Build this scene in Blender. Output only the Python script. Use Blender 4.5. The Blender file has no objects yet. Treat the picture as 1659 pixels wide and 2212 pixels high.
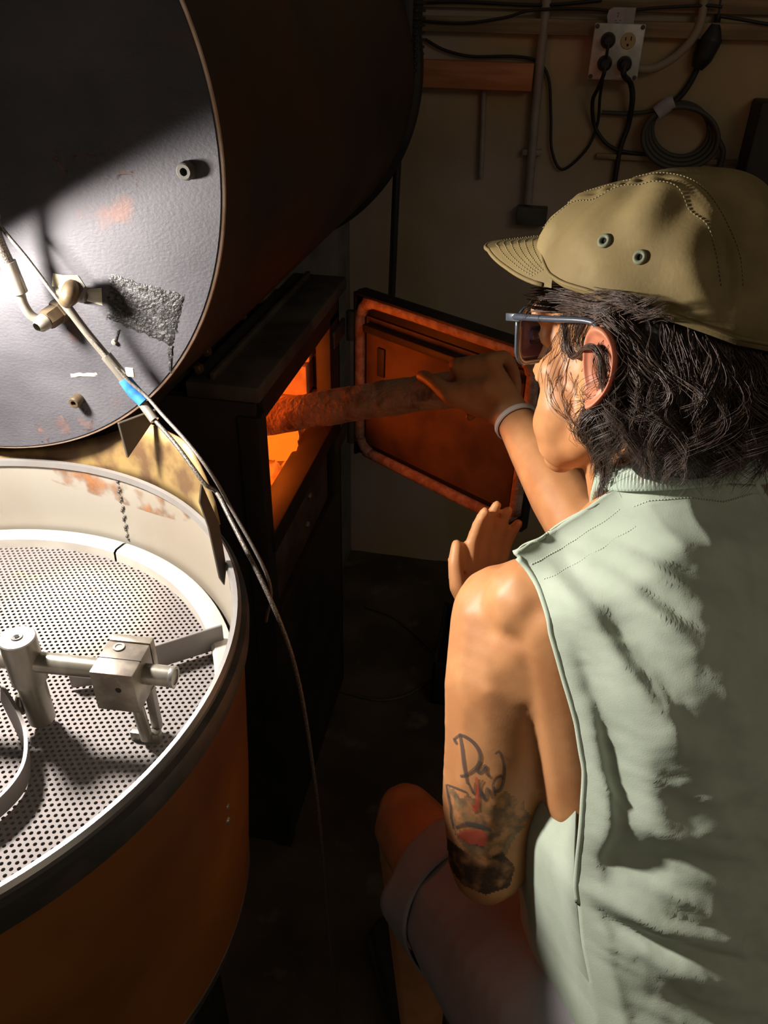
import bpy, bmesh, math, random
import numpy as np
from mathutils import Vector, Matrix
from mathutils.bvhtree import BVHTree
random.seed(7); RNG = np.random.default_rng(7)
sc = bpy.context.scene; COL = sc.collection
PI = math.pi; R = math.radians
A = np.array

# ------------------------------------------------------------------ camera
F = 1700.0; CX, CY = 829.5, 1106.0                      # focal length and centre for a 1659 x 2212 frame
PIT, YAW, ROL = R(33), R(10), R(1.3)
CAM = A([0, 0, 1.5])
fw0 = A([-math.sin(YAW), math.cos(YAW), 0.]); rt0 = A([math.cos(YAW), math.sin(YAW), 0.]); up0 = A([0, 0, 1.])
FW = math.cos(PIT)*fw0 - math.sin(PIT)*up0
_up = math.sin(PIT)*fw0 + math.cos(PIT)*up0
RT = math.cos(ROL)*rt0 + math.sin(ROL)*_up; UP = np.cross(RT, FW)
cd = bpy.data.cameras.new('camera'); cam = bpy.data.objects.new('camera', cd); COL.objects.link(cam)
cd.sensor_fit = 'VERTICAL'; cd.sensor_height = 24.0; cd.lens = F/2212*24.0; cd.clip_start = 0.02
m = Matrix.Identity(4)
for i in range(3):
    m[i][0], m[i][1], m[i][2], m[i][3] = RT[i], UP[i], -FW[i], CAM[i]
cam.matrix_world = m
sc.camera = cam

# ------------------------------------------------------------------ light and exposure
w = bpy.data.worlds.new('room_ambience'); sc.world = w; w.use_nodes = True
bg = w.node_tree.nodes['Background']; bg.inputs[0].default_value = (1.0, 0.83, 0.64, 1); bg.inputs[1].default_value = 0.068
sc.view_settings.view_transform = 'Standard'; sc.view_settings.look = 'None'
sc.view_settings.gamma = 1.0; sc.view_settings.exposure = 0.0; sc.view_settings.use_curve_mapping = False
LAMP = A([-0.575, 0.562, 1.335]); LDIR = A([.458, -.312, -.833])
def spot(name, loc, to, power, col, ang, blend, size):
    l = bpy.data.lights.new(name, 'SPOT'); o = bpy.data.objects.new(name, l); COL.objects.link(o)
    l.energy = power; l.color = col; l.spot_size = R(ang); l.spot_blend = blend; l.shadow_soft_size = size
    o.location = loc; d = Vector(A(to)-A(loc)); o.rotation_euler = d.to_track_quat('-Z', 'Y').to_euler()
    return o
spot('work_lamp_flood', LAMP, LAMP+LDIR, 40, (1.0, .93, .84), 178, .10, .034)
spot('work_lamp_beam', LAMP, A([-.455, .605, .93]), 42, (1.0, .84, .55), 25, 1.0, .018)

ca_ = bpy.data.lights.new('added_fill_light', 'AREA'); ca_.shape = 'RECTANGLE'; ca_.size = 1.2; ca_.size_y = .5; ca_.energy = 3.6; ca_.color = (1., .84, .64)   # unseen lamp, added as soft fill from above and behind the camera
co_ = bpy.data.objects.new('added_fill_light', ca_); COL.objects.link(co_); co_.location = (1.5, -.75, 2.4)
co_.rotation_euler = Vector((-1.35, 1.5, -1.5)).to_track_quat('-Z', 'Y').to_euler()

# ------------------------------------------------------------------ pixel helpers for measuring the photograph
def ray(x, y): return FW + RT*((x-CX)/F) - UP*((y-CY)/F)
def at(x, y, d): return CAM + ray(x, y)*d
def atx(x, y, X): r = ray(x, y); return CAM + r*(X-CAM[0])/r[0]
def aty(x, y, Y): r = ray(x, y); return CAM + r*(Y-CAM[1])/r[1]
def atz(x, y, Z): r = ray(x, y); return CAM + r*(Z-CAM[2])/r[2]

# ------------------------------------------------------------------ object helpers
def link(name, me, mat=None, parent=None):
    o = bpy.data.objects.new(name, me); COL.objects.link(o)
    if mat is not None and me is not None:
        me.materials.clear(); me.materials.append(mat)
    if parent is not None: o.parent = parent
    return o
def mesh(name, v, f, mat=None, parent=None, smooth=False, sharp=None):
    me = bpy.data.meshes.new(name); me.from_pydata([tuple(map(float, p)) for p in v], [], [tuple(map(int, q)) for q in f]); me.validate(); me.update()
    if smooth: me.polygons.foreach_set('use_smooth', [True]*len(me.polygons))
    if sharp is not None: me.set_sharp_from_angle(angle=R(sharp))
    return link(name, me, mat, parent)
def tag(o, label, cat, group=None, kind=None):
    if label: o['label'] = label
    if cat: o['category'] = cat
    if group: o['group'] = group
    if kind: o['kind'] = kind
    return o
def thing(name, label, cat, loc=(0, 0, 0), group=None):
    o = bpy.data.objects.new(name, None); COL.objects.link(o); o.empty_display_size = .05
    tag(o, label, cat, group)
    return o
def struct(o): o['kind'] = 'structure'; return o
def bm_obj(name, bm, mat, parent=None, smooth=False, sharp=None):
    me = bpy.data.meshes.new(name); bmesh.ops.recalc_face_normals(bm, faces=bm.faces); bm.to_mesh(me); bm.free()
    if smooth: me.polygons.foreach_set('use_smooth', [True]*len(me.polygons))
    if sharp is not None: me.set_sharp_from_angle(angle=R(sharp))
    return link(name, me, mat, parent)
def frame_mat(x, y, z, loc):
    M4 = Matrix.Identity(4)
    for i in range(3): M4[i][0], M4[i][1], M4[i][2], M4[i][3] = x[i], y[i], z[i], loc[i]
    return M4
def nrm(v): v = A(v, float); return v/np.linalg.norm(v)
def box(name, lo, hi, mat, parent=None, bev=.002, M4=None, seg=2):
    bm = bmesh.new(); bmesh.ops.create_cube(bm, size=1)
    lo, hi = A(lo, float), A(hi, float)
    for v in bm.verts:
        v.co = Vector((lo+hi)/2 + A(v.co)*(hi-lo))
    if bev: bmesh.ops.bevel(bm, geom=list(bm.edges), offset=min(bev, .45*float(min(hi-lo))), segments=seg, affect='EDGES', profile=.5)
    if M4 is not None: bm.transform(M4)
    return bm_obj(name, bm, mat, parent, True, 40)
def cr(pts, n=8, closed=False):                          # Catmull-Rom through points
    P = [A(p, float) for p in pts]
    if closed: P = [P[-1]]+P+[P[0], P[1]]
    else: P = [2*P[0]-P[1]]+P+[2*P[-1]-P[-2]]
    out = []
    for i in range(1, len(P)-2):
        a, b, c, d = P[i-1:i+3]
        for k in range(n):
            t = k/n
            out.append(.5*((2*b)+(-a+c)*t+(2*a-5*b+4*c-d)*t*t+(-a+3*b-3*c+d)*t**3))
    if not closed: out.append(P[-2])
    return A(out)
def tube_data(pts, r, sides=8, caps=True, flat=1.0, closed=False, up=None):
    P = A(pts, float); n = len(P)
    rr = np.full(n, r, float) if np.isscalar(r) else np.interp(np.linspace(0, 1, n), np.linspace(0, 1, len(r)), r)
    T = np.gradient(P, axis=0)
    if closed: T = np.roll(P, -1, 0)-np.roll(P, 1, 0)
    T /= np.linalg.norm(T, axis=1)[:, None]+1e-12
    u = A([0, 0, 1.]) if up is None else A(up, float)
    if abs(T[0]@u) > .95: u = A([1., 0, 0])
    V = []; N_ = u-T[0]*(u@T[0]); N_ /= np.linalg.norm(N_)
    ang = np.arange(sides)/sides*2*PI
    for i in range(n):
        N_ = N_-T[i]*(N_@T[i]); N_ /= np.linalg.norm(N_)+1e-12
        B = np.cross(T[i], N_)
        V.append(P[i]+rr[i]*(np.cos(ang)[:, None]*N_*flat+np.sin(ang)[:, None]*B))
    V = np.concatenate(V); Fc = []
    for i in range(n if closed else n-1):
        j = (i+1) % n
        for k in range(sides):
            l = (k+1) % sides
            Fc.append((i*sides+k, i*sides+l, j*sides+l, j*sides+k))
    if caps and not closed:
        Fc.append(tuple(range(sides))[::-1]); Fc.append(tuple((n-1)*sides+k for k in range(sides)))
    return V, Fc
def tube(name, pts, r, mat, parent=None, sides=10, n=8, smoothpath=True, **kw):
    P = cr(pts, n, kw.get('closed', False)) if smoothpath and len(pts) > 2 else A(pts, float)
    if len(P) == 2 and not np.isscalar(r): pass
    v, f = tube_data(P, r, sides, **kw)
    return mesh(name, v, f, mat, parent, True, 50)
def multi(parts):                                        # join (verts, faces) lists
    V, Fc, o = [], [], 0
    for v, f in parts:
        V.append(A(v)); Fc += [tuple(i+o for i in q) for q in f]; o += len(v)
    return np.concatenate(V), Fc
def lathe_data(prof, sides=32, ax=((1, 0, 0), (0, 1, 0), (0, 0, 1)), org=(0, 0, 0), a0=0., a1=2*PI, closed=True):
    x, y, z = [A(q, float) for q in ax]; V = []; Fc = []
    ns = sides if closed else sides+1
    for (r, h) in prof:
        for k in range(ns):
            a = a0+(a1-a0)*k/sides
            V.append(A(org)+x*r*math.cos(a)+y*r*math.sin(a)+z*h)
    for i in range(len(prof)-1):
        for k in range(sides):
            l = (k+1) % ns
            Fc.append((i*ns+k, i*ns+l, (i+1)*ns+l, (i+1)*ns+k))
    return A(V), Fc
def lathe(name, prof, mat, parent=None, sides=32, sharp=35, **kw):
    v, f = lathe_data(prof, sides, **kw)
    return mesh(name, v, f, mat, parent, True, sharp)
def axes_of(z, hint=(0, 0, 1)):
    z = nrm(z); h = A(hint, float)
    if abs(z@h) > .95: h = A([1., 0, 0])
    x = nrm(np.cross(h, z)); return (x, np.cross(z, x), z)
def prism(name, poly, d, mat, parent=None, bev=.001):    # polygon of 3-D points pushed along d
    bm = bmesh.new(); P = [bm.verts.new(Vector(p)) for p in poly]; f = bm.faces.new(P)
    e = bmesh.ops.extrude_face_region(bm, geom=[f])
    bmesh.ops.translate(bm, verts=[q for q in e['geom'] if isinstance(q, bmesh.types.BMVert)], vec=Vector(d))
    if bev: bmesh.ops.bevel(bm, geom=list(bm.edges), offset=bev, segments=1, affect='EDGES')
    return bm_obj(name, bm, mat, parent, True, 35)

# ------------------------------------------------------------------ materials
def M(name, col, rough=.5, metal=0., col2=None, nscale=20., ncon=(.4, .6), ndet=6., bump=0., bscale=200., bdist=.001, stretch=(1, 1, 1),
      emit=None, estr=0., sss=0., spec=.5, col3=None, n3=3., c3=(.55, .62), alpha=1., anoise=None, trans=0., rvar=0., coat=0.):
    mt = bpy.data.materials.new(name); mt.use_nodes = True; nt = mt.node_tree; N = nt.nodes; L = nt.links
    b = N['Principled BSDF']
    b.inputs['Base Color'].default_value = (*col, 1); b.inputs['Roughness'].default_value = rough; b.inputs['Metallic'].default_value = metal
    b.inputs['Specular IOR Level'].default_value = spec
    tc = N.new('ShaderNodeTexCoord'); mp = N.new('ShaderNodeMapping'); mp.inputs['Scale'].default_value = stretch
    L.new(tc.outputs['Object'], mp.inputs[0]); cout = None
    def noise(s, d=ndet):
        t = N.new('ShaderNodeTexNoise'); t.inputs['Scale'].default_value = s; t.inputs['Detail'].default_value = d; L.new(mp.outputs[0], t.inputs['Vector']); return t
    def ramp(src, lo, hi):
        r = N.new('ShaderNodeMapRange'); r.inputs[1].default_value = lo; r.inputs[2].default_value = hi; L.new(src, r.inputs[0]); return r.outputs[0]
    def mix(fac, a, c):
        x = N.new('ShaderNodeMix'); x.data_type = 'RGBA'; L.new(fac, x.inputs[0])
        if isinstance(a, tuple): x.inputs[6].default_value = (*a, 1)
        else: L.new(a, x.inputs[6])
        x.inputs[7].default_value = (*c, 1); return x.outputs[2]
    if col2 is not None:
        t = noise(nscale); f = ramp(t.outputs[0], *ncon); cout = mix(f, col, col2)
        if rvar:
            rr = N.new('ShaderNodeMapRange'); rr.inputs[3].default_value = rough; rr.inputs[4].default_value = rough+rvar; L.new(f, rr.inputs[0]); L.new(rr.outputs[0], b.inputs['Roughness'])
    if col3 is not None:
        t = noise(n3); f = ramp(t.outputs[0], *c3); cout = mix(f, cout if cout is not None else col, col3)
    if cout is not None: L.new(cout, b.inputs['Base Color'])
    if bump:
        t = noise(bscale, 4.); bp = N.new('ShaderNodeBump'); bp.inputs['Strength'].default_value = bump; bp.inputs['Distance'].default_value = bdist
        L.new(t.outputs[0], bp.inputs['Height']); L.new(bp.outputs[0], b.inputs['Normal'])
    if emit is not None:
        b.inputs['Emission Color'].default_value = (*emit, 1); b.inputs['Emission Strength'].default_value = estr
    if sss: b.inputs['Subsurface Weight'].default_value = sss; b.inputs['Subsurface Radius'].default_value = (.012, .005, .003); b.inputs['Subsurface Scale'].default_value = .6
    if alpha < 1: b.inputs['Alpha'].default_value = alpha
    if anoise is not None:
        t = noise(anoise[0], 8.); rr = N.new('ShaderNodeMapRange'); rr.inputs[1].default_value = anoise[1]; rr.inputs[2].default_value = anoise[2]; rr.inputs[4].default_value = alpha
        L.new(t.outputs[0], rr.inputs[0]); L.new(rr.outputs[0], b.inputs['Alpha'])
    if trans: b.inputs['Transmission Weight'].default_value = trans
    if coat: b.inputs['Coat Weight'].default_value = coat
    return mt
MT = dict(
    wall=M('painted_plaster', (.50, .41, .36), .8, col2=(.46, .35, .19), nscale=2.5, bump=.15, bscale=60, col3=(.24, .17, .11), n3=1.3, c3=(.5, .72)),
    floor=M('stained_concrete', (.10, .078, .05), .75, col2=(.05, .038, .024), nscale=5, bump=.3, bscale=40, bdist=.003, col3=(.16, .135, .09), n3=9, c3=(.6, .7)),
    pillar=M('rough_cement', (.20, .18, .16), .95, col2=(.13, .12, .1), nscale=14, bump=.7, bscale=45, bdist=.006),
    disc=M('blued_steel_plate', (.042, .0405, .047), .60, .10, spec=.22, col2=(.075, .0715, .081), nscale=9, ncon=(.35, .7), bump=.6, bscale=300, bdist=.0010, stretch=(.8, 1, 1.2), col3=(.09, .055, .05), n3=14, c3=(.62, .72), rvar=.15),
    disc_edge=M('copper_edge', (.55, .38, .27), .4, .6, col2=(.7, .55, .45), nscale=40),
    drum=M('heat_darkened_steel', (.075, .034, .014), .55, .3, col2=(.022, .020, .018), nscale=4, ncon=(.35, .65), bump=.12, bscale=30, col3=(.05, .022, .008), n3=5, c3=(.55, .75)),
    blacksteel=M('black_steel', (.020, .020, .022), .6, .3, col2=(.036, .032, .028), nscale=12, bump=.25, bscale=80),
    railsteel=M('dusty_steel', (.11, .10, .082), .7, .15, col2=(.05, .045, .04), nscale=10, bump=.3, bscale=70),
    copper=M('brown_patina_shell', (.42, .150, .026), .45, .35, col2=(.24, .085, .016), nscale=4, ncon=(.3, .7), col3=(.12, .04, .015), n3=2.2, c3=(.5, .7), bump=.05, bscale=20),
    rimsteel=M('rim_steel', (.28, .27, .265), .34, .6, col2=(.26, .24, .23), nscale=25),
    rimband=M('dark_rim_band', (.07, .065, .06), .45, .5, col2=(.16, .12, .10), nscale=18, ncon=(.5, .7)),
    innerwall=M('brushed_inner_wall', (.30, .275, .235), .45, .2, col2=(.26, .225, .18), nscale=6, col3=(.40, .22, .10), n3=4, c3=(.66, .8), stretch=(1, 1, .4)),
    plate=M('perforated_stainless', (.185, .166, .164), .60, .08, spec=.2, col2=(.165, .145, .142), nscale=7, col3=(.30, .21, .15), n3=30, c3=(.68, .76)),
    flange=M('white_flange', (.44, .41, .37), .45, .1, col2=(.37, .34, .30), nscale=20),
    steel=M('machined_steel', (.30, .275, .24), .30, .55, col2=(.22, .20, .165), nscale=60, bump=.04, bscale=300, stretch=(1, 1, .3)),
    blocksteel=M('worn_steel_block', (.25, .22, .18), .38, .45, col2=(.14, .115, .095), nscale=45, bump=.1, bscale=150),
    blade=M('grey_blade', (.19, .175, .17), .45, .3, col2=(.2, .18, .17), nscale=20),
    braid=M('braided_steel', (.24, .21, .18), .4, .5, col2=(.07, .06, .05), nscale=900, ncon=(.42, .55), bump=.6, bscale=900, bdist=.0006),
    wire=M('dark_wire_braid', (.10, .09, .08), .5, .3, col2=(.20, .18, .16), nscale=700),
    brownwire=M('brown_wire', (.09, .07, .055), .55, .1),
    tapeblue=M('blue_masking_tape', (.010, .115, .40), .6, col2=(.035, .20, .48), nscale=70, bump=.3, bscale=120),
    tapecream=M('cream_tape', (.42, .39, .26), .6, col2=(.48, .46, .40), nscale=60, bump=.3, bscale=120),
    rust=M('rust_stain', (.13, .06, .048), .8, col2=(.20, .11, .09), nscale=60, anoise=(70, .48, .70), alpha=.4),
    heat=M('orange_heat_stain', (.34, .13, .04), .7, col2=(.16, .07, .03), nscale=30, anoise=(38, .46, .66), alpha=.8),
    residue=M('sticky_residue', (.016, .015, .015), .42, .0, spec=.3, col2=(.055, .053, .055), nscale=90, ncon=(.50, .68), bump=.7, bscale=350, bdist=.003, anoise=(140, .30, .42)),
    nut=M('brass_nut', (.15, .105, .06), .4, .6, col2=(.09, .065, .04), nscale=60),
    tan=M('tan_heat_stained_steel', (.26, .175, .065), .45, .3, col2=(.12, .065, .03), nscale=26, ncon=(.42, .6), col3=(.40, .32, .15), n3=5, c3=(.5, .7)),
    darkflap=M('dark_flap_steel', (.045, .035, .026), .5, .3, col2=(.07, .055, .04), nscale=15),
    brick=M('sooty_firebrick', (.55, .42, .30), .9, col2=(.42, .30, .2), nscale=25, bump=.5, bscale=60, bdist=.003),
    ember=M('glowing_ember', (.05, .01, .0), .9, emit=(1., .13, .006), estr=1.6, col2=(.02, .01, .01), nscale=30),
    ash=M('grey_ash', (.35, .3, .27), .95, bump=.6, bscale=80, bdist=.004),
    gasket=M('rope_gasket', (.50, .38, .30), .95, col2=(.35, .22, .16), nscale=60, bump=.8, bscale=220, bdist=.003),
    doorpan=M('door_lining', (.15, .10, .06), .8, col2=(.08, .055, .04), nscale=10, bump=.3, bscale=60),
    bark=M('split_firewood', (.62, .40, .25), .85, col2=(.20, .10, .06), nscale=42, ncon=(.42, .62), bump=1., bscale=120, bdist=.006, col3=(.52, .36, .24), n3=8, c3=(.5, .65)),
    wood=M('raw_pine', (.50, .20, .08), .7, col2=(.38, .14, .055), nscale=8, stretch=(1, 6, 8), bump=.2, bscale=60),
    ledge=M('ledge_wood', (.30, .22, .12), .75, col2=(.19, .13, .07), nscale=8, stretch=(.6, 6, 8)),
    conduit=M('grey_conduit', (.34, .29, .25), .6, .2, col2=(.26, .22, .2), nscale=20),
    flex=M('plastic_flex_conduit', (.30, .25, .18), .6),
    cable=M('black_cable', (.012, .012, .013), .55),
    greycable=M('grey_cable', (.06, .055, .045), .6),
    plastic=M('black_plastic', (.012, .012, .014), .5),
    cover=M('galvanised_cover', (.62, .60, .55), .45, .2, col2=(.5, .48, .44), nscale=40),
    ivory=M('ivory_receptacle', (.42, .34, .17), .5),
    sticker=M('grey_paper_label', (.42, .38, .40), .7, col2=(.36, .33, .35), nscale=50),
    ink=M('label_ink', (.12, .11, .12), .7),
    dark=M('hole_black', (.004, .004, .004), .9),
    skin=M('skin', (.56, .265, .112), .50, col2=(.48, .21, .085), nscale=22, bump=.12, bscale=420, bdist=.0006, sss=.08, spec=.4),
    earskin=M('ear_skin', (.58, .215, .115), .5, col2=(.52, .18, .10), nscale=40, sss=.12, spec=.4),
    shirt=M('mint_cotton', (.50, .57, .47), .92, col2=(.45, .52, .42), nscale=30, bump=.25, bscale=900, bdist=.0005, spec=.15),
    collar=M('mint_rib_knit', (.50, .59, .49), .92, spec=.15),
    shorts=M('grey_white_shorts', (.36, .34, .36), .9, col2=(.31, .29, .31), nscale=12, bump=.2, bscale=500, spec=.15),
    white=M('white_vest', (.7, .68, .7), .9),
    cap=M('waxed_olive_canvas', (.215, .158, .066), .72, col2=(.145, .106, .044), nscale=10, ncon=(.35, .7), bump=.25, bscale=350, bdist=.0008, col3=(.265, .20, .088), n3=18, c3=(.52, .7), spec=.25),
    capthread=M('sage_thread', (.24, .20, .105), .8),
    eyelet=M('green_eyelet_thread', (.16, .17, .105), .7),
    hair=M('dark_brown_hair', (.045, .027, .020), .42, col2=(.095, .060, .045), nscale=120, spec=.6),
    scalp=M('hair_mass', (.012, .008, .007), .6, bump=.6, bscale=150, bdist=.004),
    frame=M('blue_grey_acetate', (.055, .065, .085), .25, coat=.5),
    tortoise=M('tortoise_inner_rim', (.42, .38, .33), .3, col2=(.30, .15, .03), nscale=60, ncon=(.5, .6)),
    lens=M('plum_lens', (.10, .045, .075), .08, alpha=.72, spec=.8),
    tattoo=M('tattoo_ink', (.10, .085, .08), .55, alpha=.64),
    tattoo_dark=M('tattoo_ink_and_shade', (.03, .022, .02), .55, alpha=.72, anoise=(60, .30, .52)),  # elbow ink and the shadow over it in one dark colour
    tattoo_red=M('tattoo_red', (.50, .07, .04), .55, alpha=.6),
    tattoo_grey=M('tattoo_shading', (.11, .10, .075), .55, alpha=.62, col2=(.34, .22, .10), nscale=75, anoise=(95, .36, .58)),
    band=M('pale_wristband', (.52, .46, .42), .7),
    shoe=M('black_shoe', (.02, .02, .022), .6),
    paper=M('white_scrap', (.5, .48, .48), .8),
    lampmetal=M('lamp_shade_metal', (.5, .5, .5), .4, .6),
    bulb=M('lamp_bulb', (1, .95, .85), .4, emit=(1, .93, .84), estr=20.),
)

# ================================================================== the room
WY = 2.03
def sheet(name, o, u, v, nu, nv, mat, amp=0.):
    o, u, v = A(o, float), A(u, float), A(v, float); n = nrm(np.cross(u, v)); V = []; Fc = []
    for j in range(nv+1):
        for i in range(nu+1):
            V.append(o+u*i/nu+v*j/nv+n*amp*RNG.normal())
    for j in range(nv):
        for i in range(nu):
            a = j*(nu+1)+i; Fc.append((a, a+1, a+nu+2, a+nu+1))
    return mesh(name, V, Fc, mat, None, True)
fl = struct(sheet('floor', (-2.2, -1.2, 0), (4.4, 0, 0), (0, 3.25, 0), 60, 44, MT['floor'], .0012))
struct(sheet('wall_back', (-2.2, WY, 0), (4.4, 0, 0), (0, 0, 2.6), 60, 36, MT['wall'], .0010))
struct(box('trim_1', (-1.0, WY-.028, 1.445), (2.2, WY, 1.475), MT['ledge'], bev=.003))          # batten behind the outlet
struct(box('trim_2', (-1.0, WY-.018, 1.490), (2.2, WY, 1.535), MT['ledge'], bev=.003))
struct(box('trim_3', (.12, WY-.014, 1.205), (.50, WY, 1.216), MT['ledge'], bev=.002))
# cement stub and dark post at the edges of the bay
o = box('cement_pillar', (-.66, 1.84, 0), (-.462, WY-.001, 1.30), MT['pillar'], bev=.008); tag(o, 'rough grey cement pillar behind the firebox against the wall', 'pillar')
o = box('dark_post', (.43, 1.93, 0), (.60, WY-.001, 1.34), MT['blacksteel'], bev=.006); tag(o, 'dark upright post beside the pale wall right of the coiled cable', 'post')

# ------------------------------------------------------------------ things on the back wall
o = box('wood_block', (-.42, WY-.045, 1.338), (-.042, WY, 1.392), MT['wood'], bev=.003); tag(o, 'reddish raw wood block fixed to the wall behind the roaster', 'wood block')
def wp(x, y, off=.012): return aty(x, y, WY-off)
cp = thing('conduit_pipe', 'tall pale vertical conduit pipe running down the wall beside the wood block', 'pipe')
tube('pipe', [wp(1187, -60, .02), wp(1160, 200, .02), wp(1140, 440, .02)], .0105, MT['conduit'], cp, 14)
for (x, y) in ((1178, 60), (1149, 330)):
    p = wp(x, y, .02); box('pipe_strap', p-A([.022, .002, .006]), p+A([.022, .02, .006]), MT['conduit'], cp, .001)
pe = wp(1137, 455, .02); box('pipe_end_box', pe+A([-.022, -.018, -.03]), pe+A([.05, .018, .01]), MT['railsteel'], cp, .003)
o = tube('hanging_rod', [wp(1045, 190), wp(1042, 290), wp(1038, 385)], .0065, MT['conduit'], None, 10); tag(o, 'short grey rod hanging on the wall below the wood block', 'rod')

ob = thing('outlet_box', 'square metal outlet box with four sockets and black plugs on the wall', 'outlet')
pc = aty(1330, 112, WY-.03); obx, obz = pc[0], pc[2]
yb = WY-.045; H = .052
box('box_body', (obx-.048, yb, obz-.050), (obx+.048, WY, obz+.050), MT['cover'], ob, .004)
cv = box('cover_plate', (obx-H, yb-.006, obz-H), (obx+H, yb+.002, obz+H), MT['cover'], ob, .004)
for sx in (-1, 1):
    for sz in (-1, 1):
        lathe('cover_screw', [(0, .0035), (.0035, .003), (.0045, 0)], MT['railsteel'], cv, 12, ax=((1, 0, 0), (0, 0, 1), (0, -1, 0)), org=(obx+sx*.046, yb-.006, obz+sz*.046))
for sx in (-1, 1):
    for k, sz in enumerate((1, -1)):
        rc = lathe('receptacle', [(0, .002), (.0145, .002), (.0155, 0), (.0155, -.003)], MT['ivory'] if (sx, sz) == (1, 1) else MT['plastic'], ob, 24, ax=((1, 0, 0), (0, 0, 1), (0, -1, 0)), org=(obx+sx*.0205, yb-.0065, obz+sz*.021))
        if (sx, sz) == (1, 1):
            for dx, hh in ((-.0055, .006), (.0055, .0075)): box('slot', (obx+.0205+dx-.001, yb-.0092, obz+.022), (obx+.0205+dx+.001, yb-.0078, obz+.022+hh), MT['dark'], rc, 0)
            box('ground_slot', (obx+.0185, yb-.0092, obz+.0115), (obx+.0225, yb-.0078, obz+.016), MT['dark'], rc, .001)
lb = thing('wall_label', 'small grey paper label with rounded corner above the outlet box', 'label')
lx, lz = aty(1340, 38, WY-.03)[[0, 2]]
pp = [(lx-.028, lz+.002), (lx-.026, lz+.013), (lx-.016, lz+.018), (lx+.028, lz+.018), (lx+.028, lz-.018), (lx-.012, lz-.018), (lx-.024, lz-.012)]
prism('label_card', [(x, yb+.002, z) for x, z in pp], (0, .0012, 0), MT['sticker'], lb, 0)
for (dx, dz, sx, sz) in ((-.006, .008, .004, .0015), (-.006, .003, .0014, .004), (-.009, -.005, .004, .0012), (0, -.005, .003, .0012), (-.006, -.009, .006, .0012)):
    box('print', (lx+dx-sx/2, yb+.0012, lz+dz-sz/2), (lx+dx+sx/2, yb+.002, lz+dz+sz/2), MT['ink'], lb, 0)
def plug(label, cx, cz, path, group='plugs in the outlet box', r=.0048):
    t = thing('power_plug', label, 'plug', group=group)
    lathe('plug_body', [(0, .030), (.008, .030), (.012, .024), (.0145, .012), (.0145, 0)], MT['plastic'], t, 20, ax=((1, 0, 0), (0, 0, 1), (0, -1, 0)), org=(cx, yb-.009, cz))
    tube('cord', [A([cx, yb-.034, cz+.002]), A([cx, yb-.036, cz-.018])]+path, r, MT['cable'], t, 8)
plug('black plug in the upper socket with a thin cord looping to the conduit pipe', obx-.0205, obz+.021,
     [wp(1303, 165, .05), wp(1296, 210, .03), wp(1290, 270), wp(1265, 325), wp(1215, 366), wp(1192, 325), wp(1190, 250), wp(1185, 170), wp(1160, 133), wp(1110, 122), wp(1020, 122), wp(960, 108), wp(918, 85)], None, .0032)
plug('black plug in the lower left socket with a grey cord sweeping under the coil', obx-.0205, obz-.021,
     [wp(1292, 190, .05), wp(1280, 220, .03), wp(1284, 270), wp(1310, 310), wp(1350, 328), wp(1430, 336), wp(1520, 345)], None, .0042)
plug('black plug in the lower right socket with a thick cord dropping behind the cap', obx+.0205, obz-.021,
     [wp(1362, 180, .04), wp(1366, 215, .03), wp(1357, 270), wp(1340, 320), wp(1328, 390), wp(1318, 470), wp(1316, 640)], None, .0060)
o = tube('flexible_conduit', [wp(1370, 148, .03), wp(1410, 148, .03), wp(1455, 125, .03), wp(1495, 85, .03), wp(1515, 40, .03), wp(1524, -40, .03)], .0085, MT['flex'], None, 12); tag(o, 'pale flexible conduit curving from the outlet box up past the batten', 'conduit')
ad = thing('cable_adapter', 'black inline power adapter hanging on its cord beside the pale conduit', 'adapter')
tube('adapter_cord', [wp(1562, -40), wp(1554, 10), wp(1548, 50), wp(1530, 80), wp(1505, 150), wp(1480, 195), wp(1455, 222)], .0065, MT['cable'], ad)
tube('adapter_body', [wp(1545, 52, .02), wp(1535, 85, .02), wp(1517, 125, .02), wp(1505, 148, .02)], [.012, .024, .021, .012], MT['plastic'], ad, 10)
ck = thing('coiled_cable', 'coil of grey cable tied with tape hanging on the wall above the cap', 'cable coil')
for k in range(4):
    q = [wp(1470+ (62+3*k)*math.cos(a)*(1+.05*k), 280+(58+3*k)*math.sin(a)+6*k, .012+.008*k) for a in np.linspace(0, 2*PI, 14)[:-1]]
    tube('coil_loop', q, .0052, MT['greycable'], ck, 8, closed=True)
tube('coil_tail', [wp(1530, 270, .02), wp(1550, 300, .02), wp(1562, 330, .02), wp(1550, 375, .02)], .006, MT['greycable'], ck)
tube('coil_lead', [wp(1300, 243, .015), wp(1360, 245, .015), wp(1415, 238, .02), wp(1440, 222, .02)], .0045, MT['greycable'], ck)
tube('tape_wrap', [wp(1418, 245, .03), wp(1440, 228, .03), wp(1455, 220, .03)], .0155, MT['sticker'], ck, 12)
def wcable(label, pts, r, off=.035, cat='cable'):
    o = tube('wall_cable', [wp(x, y, off) for x, y in pts], r, MT['cable'], None, 8); return tag(o, label, cat)
wcable('thin black cable draped along the batten past the conduit pipe', [(905, 45), (1000, 50), (1090, 38), (1150, 22), (1260, 19), (1340, 24), (1420, 17), (1520, 12), (1560, 15)], .0030)
wcable('black cable resting on the upper batten above the wood block', [(880, 6), (1000, 4), (1120, 10), (1200, 10), (1300, 0)], .0034, .024)
wcable('dark cable sagging right from the adapter along the batten', [(1556, 35), (1600, 42), (1659, 52), (1720, 56)], .0034)

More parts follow.
